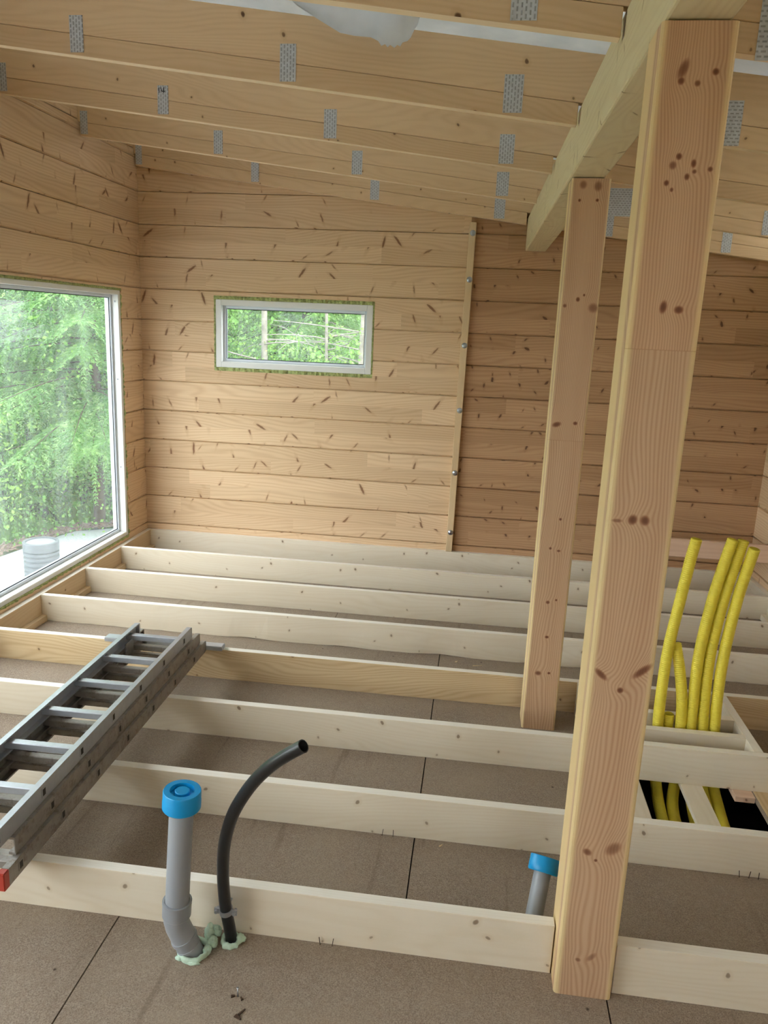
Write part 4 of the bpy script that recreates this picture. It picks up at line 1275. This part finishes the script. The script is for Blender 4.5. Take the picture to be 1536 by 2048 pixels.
# spruces: stem, whorls of drooping boughs with hanging sprays of needles
def spruce_meshes(seed, height, zlow, lmax, tr):
    r = random.Random(seed)
    npr = np.random.RandomState(seed)
    V, Fc = [], []
    bm = bmesh.new()
    tube_bm(bm, [(0.03 * math.sin(z), 0.03 * math.cos(z * 1.3), z) for z in np.linspace(-0.2, height, 14)], list(np.linspace(tr, 0.012, 14)), 10)
    z = zlow
    tris = []
    while z < height - 0.3:
        frac = z / height
        low = z < 4.2
        nb = r.randint(5, 7) if low else 5
        for b in range(nb):
            az = r.uniform(0, 2 * math.pi)
            L = lmax * (1 - frac) ** 0.85 * r.uniform(0.7, 1.1) + 0.15
            droop = r.uniform(0.25, 0.5)
            ca, sa = math.cos(az), math.sin(az)
            steps = max(4, int(L / 0.10)) if low else max(3, int(L / 0.25))
            bp = []
            z_b = z + r.uniform(-0.1, 0.1)
            for i in range(steps + 1):
                s = i / steps
                rr_ = L * s
                bp.append(Vector((ca * rr_, sa * rr_, z_b + 0.12 * L * s - droop * L * s * s + 0.10 * L * s ** 4)))
            tube_bm(bm, bp, [0.012 * (1 - 0.85 * i / steps) * (0.5 + L * 0.35) for i in range(steps + 1)], 4, False, False)
            for i in range(1, steps + 1):
                s = i / steps
                tl = (0.50 * (1 - s * 0.55) * min(1.0, L) + 0.10) * r.uniform(0.7, 1.2)
                for side in (-1, 1, 0):
                    if side == 0 and (i % 2 or not low): continue
                    d = Vector((ca * 0.55 - sa * side * 0.9, sa * 0.55 + ca * side * 0.9, -0.25 if side else -1.4)).normalized()
                    n = max(3, int(tl / 0.022)) if low else max(2, int(tl / 0.08))
                    p0 = bp[i]
                    for k in range(n):
                        q = (k + 0.5) / n
                        pos = p0 + d * (tl * q) + Vector((0, 0, -0.55 * tl * q * q))
                        for sd in (-1, 1):
                            tris.append((pos, d, sd, (0.060 if low else 0.13) * (1.1 - 0.55 * q) * r.uniform(0.8, 1.3)))
        z += (r.uniform(0.16, 0.26) if low else r.uniform(0.35, 0.5))
    n = len(tris)
    P = np.array([t[0][:] for t in tris]); Dd = np.array([t[1][:] for t in tris]); S = np.array([t[2] for t in tris])[:, None]; LL = np.array([t[3] for t in tris])[:, None]
    side = np.cross(Dd, np.array([[0, 0, 1.0]])); side /= np.linalg.norm(side, axis=1)[:, None] + 1e-9
    jit = npr.uniform(-0.35, 0.35, (n, 3))
    dirn = Dd * 0.75 + side * S * 0.65 + np.array([[0, 0, -0.25]]) + jit
    dirn /= np.linalg.norm(dirn, axis=1)[:, None]
    wv = np.cross(dirn, npr.normal(size=(n, 3))); wv /= np.linalg.norm(wv, axis=1)[:, None] + 1e-9
    w = LL * 0.16
    a = P; b = P + dirn * LL * 0.45 + wv * w; c = P + dirn * LL; d4 = P + dirn * LL * 0.45 - wv * w
    VV = np.stack([a, b, c, d4], 1).reshape(-1, 3)
    FF = np.arange(4 * n).reshape(-1, 4)
    me = bpy.data.meshes.new('spruce_foliage')
    me.from_pydata(VV.tolist(), [], FF.tolist()); me.update(); me.materials.append(M_NEEDLE)
    mt = bpy.data.meshes.new('spruce_trunk'); bm.to_mesh(mt); bm.free(); mt.materials.append(M_BARK)
    return mt, me

SPR = [spruce_meshes(11, 7.5, 1.15, 1.75, 0.075), spruce_meshes(23, 8.5, 0.15, 1.9, 0.085), spruce_meshes(37, 6.0, 0.10, 1.5, 0.055)]
def put_tree(name, meshes, x, y, rot, sc, label, group='trees outside'):
    t = empty(name, (x, y, GZ - 0.05))
    t.rotation_euler = (0, 0, rot); t.scale = (sc, sc, sc)
    props(t, label, 'tree', group)
    for nm, me in zip(('trunk', 'foliage'), meshes):
        o = bpy.data.objects.new(nm, me); COL.objects.link(o); o.parent = t
    return t
put_tree('spruce_tree', SPR[0], -4.60, 8.95, 0.4, 1.0, 'spruce with bare brown lower trunk at the gravel edge, right in the large window')
put_tree('spruce_tree', SPR[1], -6.55, 9.1, 2.1, 1.05, 'spruce with hanging boughs at the left side of the large window')
bg = [(-5.9, 11.2, 0), (-8.3, 10.6, 1), (-7.4, 12.9, 0), (-4.9, 12.6, 2), (-10.2, 12.8, 1), (-9.0, 15.0, 0), (-6.2, 15.2, 1), (-3.8, 14.8, 1), (-2.7, 12.2, 0),
      (-1.4, 15.6, 1), (-0.6, 12.9, 2), (0.9, 14.6, 0), (-3.2, 17.4, 0), (-5.0, 18.0, 2), (-7.8, 18.0, 1), (-11.8, 16.5, 0), (-12.5, 12.0, 1), (-9.6, 8.0, 2), (-11.2, 9.6, 0),
      (-1.9, 18.5, 1), (0.4, 18.0, 2), (2.6, 17.0, 1), (-10.6, 19.5, 0), (-13.8, 18.6, 1), (-12.8, 6.0, 0), (-14.0, 9.0, 1), (-4.2, 21.0, 1), (-7.0, 21.5, 0), (-1.2, 21.5, 0), (-10.5, 4.2, 2)]
for i, (x, y, k) in enumerate(bg):
    put_tree('spruce_tree', SPR[k], x, y, rnd.uniform(0, 6.28), rnd.uniform(0.9, 1.25), 'green spruce of the dense forest behind the windows', 'forest spruces')

# slim pale stems with bare crooked twigs, seen through the small window
def bare_tree(seed, h, r0):
    r = random.Random(seed)
    bm = bmesh.new()
    tube_bm(bm, [(0.04 * math.sin(z * 0.7 + seed), 0.04 * math.cos(z * 0.5), z) for z in np.linspace(-0.2, h, 16)], list(np.linspace(r0, r0 * 0.35, 16)), 10)
    bt = bmesh.new()
    for i in range(46):
        z = r.uniform(0.8, h * 0.8)
        az = r.uniform(0, 6.28)
        L = r.uniform(0.5, 1.3)
        bend = r.uniform(-0.5, 0.25)
        pts = [Vector((math.cos(az) * L * s + 0.04 * r.uniform(-1, 1), math.sin(az) * L * s + 0.04 * r.uniform(-1, 1), z + 0.15 * L * s + bend * L * s * s)) for s in (0, 0.25, 0.5, 0.75, 1.0)]
        tube_bm(bt, pts, [0.011, 0.009, 0.007, 0.005, 0.003], 4, False, False)
        for k in range(3):
            q = pts[r.randint(1, 3)]
            d = Vector((r.uniform(-1, 1), r.uniform(-1, 1), r.uniform(-0.6, 0.4))).normalized() * r.uniform(0.15, 0.4)
            tube_bm(bt, [q, q + d * 0.5 + Vector((0, 0, 0.03)), q + d], [0.005, 0.004, 0.002], 3, False, False)
    mt = bpy.data.meshes.new('pale_trunk'); bm.to_mesh(mt); bm.free(); mt.materials.append(M_BARKP)
    mb = bpy.data.meshes.new('bare_twigs'); bt.to_mesh(mb); bt.free(); mb.materials.append(M_BARKP)
    return mt, mb
BARE = [bare_tree(5, 7.5, 0.05), bare_tree(8, 8.0, 0.058), bare_tree(12, 7.0, 0.026)]
for (x, y, k, lab) in ((-2.77, 9.85, 0, 'slim pale trunk with arched bare twigs at the left of the small window'), (-1.49, 9.95, 1, 'thicker pale trunk at the right edge of the small window'),
                       (-2.03, 10.3, 2, 'thin stem between the pale trunks in the small window'), (-5.6, 9.9, 0, 'bare twiggy stem behind the gravel in the large window')):
    t = empty('bare_tree', (x, y, GZ - 0.05)); t.rotation_euler = (0, 0, rnd.uniform(0, 6)); props(t, lab, 'tree', 'bare stems outside')
    for nm, me in zip(('trunk', 'twigs'), BARE[k]):
        o = bpy.data.objects.new(nm, me); COL.objects.link(o); o.parent = t

# leafy saplings
def sapling(seed, h, w, n):
    npr = np.random.RandomState(seed)
    c = np.clip(npr.normal(size=(n // 14, 3)), -1.7, 1.7) * np.array([w, w, h * 0.28]) + np.array([0, 0, h * 0.5])
    P = np.repeat(c, 14, 0) + npr.normal(size=(len(c) * 14, 3)) * 0.11
    P[:, 2] = np.abs(P[:, 2])
    m = len(P)
    d = npr.normal(size=(m, 3)); d /= np.linalg.norm(d, axis=1)[:, None]
    s = np.cross(d, npr.normal(size=(m, 3))); s /= np.linalg.norm(s, axis=1)[:, None]
    L = npr.uniform(0.03, 0.06, (m, 1))
    VV = np.stack([P, P + d * L * 0.5 + s * L * 0.38, P + d * L, P + d * L * 0.5 - s * L * 0.38], 1).reshape(-1, 3)
    me = bpy.data.meshes.new('sapling_leaves'); me.from_pydata(VV.tolist(), [], np.arange(4 * m).reshape(-1, 4).tolist()); me.update(); me.materials.append(M_LEAF)
    bm = bmesh.new()
    for k in range(5):
        a = k * 1.3
        tube_bm(bm, [(0, 0, -0.1), (0.2 * w * math.cos(a), 0.2 * w * math.sin(a), h * 0.4), (0.8 * w * math.cos(a), 0.8 * w * math.sin(a), h * 0.9)], [0.012, 0.008, 0.003], 5)
    mt = bpy.data.meshes.new('sapling_stems'); bm.to_mesh(mt); bm.free(); mt.materials.append(M_BARK)
    return mt, me
SAP = [sapling(2, 1.5, 0.5, 5200), sapling(4, 2.6, 0.75, 9000)]
for i, (x, y, k) in enumerate(((-5.55, 8.6, 0), (-6.1, 7.7, 0), (-5.2, 9.7, 1), (-7.3, 8.2, 1), (-7.9, 9.4, 1), (-6.0, 10.3, 1), (-4.0, 10.4, 1), (-3.4, 11.4, 1), (-2.2, 10.9, 1), (-0.9, 10.8, 1), (-8.8, 12.0, 1), (-6.9, 10.9, 1))):
    t = empty('sapling', (x, y, GZ - 0.05)); t.rotation_euler = (0, 0, rnd.uniform(0, 6)); s = rnd.uniform(0.85, 1.2); t.scale = (s, s, s)
    props(t, 'light green leafy sapling growing under the forest spruces', 'sapling', 'leafy saplings')
    for nm, me in zip(('stems', 'leaves'), SAP[k]):
        o = bpy.data.objects.new(nm, me); COL.objects.link(o); o.parent = t

# grass along the gravel edge and a strip of bark chips
npr = np.random.RandomState(3)
seg_pts = np.array([(-7.2, 1.5), (-6.3, 4.5), (-5.45, 6.6), (-5.08, 7.5), (-4.92, 8.15), (-4.80, 8.65), (-4.40, 8.98), (-3.9, 9.05), (-2.4, 8.9)])
n = 26000
k = npr.randint(0, len(seg_pts) - 1, n); t = npr.rand(n)
base = seg_pts[k] + (seg_pts[k + 1] - seg_pts[k]) * t[:, None]
tan = seg_pts[k + 1] - seg_pts[k]; tan = tan / np.linalg.norm(tan, axis=1)[:, None]
outw = np.stack([-tan[:, 1], tan[:, 0]], 1)
base = base + outw * (0.18 + np.abs(npr.normal(size=n)) * 1.1)[:, None]
h = npr.uniform(0.05, 0.20, n) * (1 + (npr.rand(n) > 0.93) * 1.2)
lean = npr.normal(size=(n, 2)) * 0.05
w = 0.006
ang = npr.rand(n) * 6.28
sx, sy = np.cos(ang) * w, np.sin(ang) * w
z0 = np.full(n, GZ - 0.12)
VV = np.stack([np.stack([base[:, 0] - sx, base[:, 1] - sy, z0], 1), np.stack([base[:, 0] + sx, base[:, 1] + sy, z0], 1),
               np.stack([base[:, 0] + lean[:, 0], base[:, 1] + lean[:, 1], z0 + h + 0.05], 1)], 1).reshape(-1, 3)
o = raw_mesh('grass', VV.tolist(), np.arange(3 * n).reshape(-1, 3).tolist(), M_GRASS, (0, 0, 0))
props(o, 'fresh green grass along the far edge of the gravel', 'grass', kind='stuff')
n = 900
k = npr.randint(0, len(seg_pts) - 1, n); t = npr.rand(n)
base = seg_pts[k] + (seg_pts[k + 1] - seg_pts[k]) * t[:, None]
tan = seg_pts[k + 1] - seg_pts[k]; tan = tan / np.linalg.norm(tan, axis=1)[:, None]
outw = np.stack([-tan[:, 1], tan[:, 0]], 1)
base = base + outw * (npr.normal(size=n) * 0.07 + 0.03)[:, None]
bm = bmesh.new()
for i in range(n):
    fs = box_bm(bm, -0.03, 0.03, -0.010, 0.010, 0, 0.008)
    vs = list({v for f in fs for v in f.verts})
    bmesh.ops.rotate(bm, verts=vs, cent=(0, 0, 0), matrix=Matrix.Rotation(npr.rand() * 6.28, 3, 'Z') @ Matrix.Rotation(npr.uniform(-0.5, 0.5), 3, 'Y'))
    bmesh.ops.translate(bm, verts=vs, vec=(base[i, 0], base[i, 1], GZ - 0.03 + npr.uniform(0, 0.03)))
props(link_bm('bark_chips', bm, M_MULCH), 'reddish bark chips scattered along the gravel edge', 'bark chips', kind='stuff')
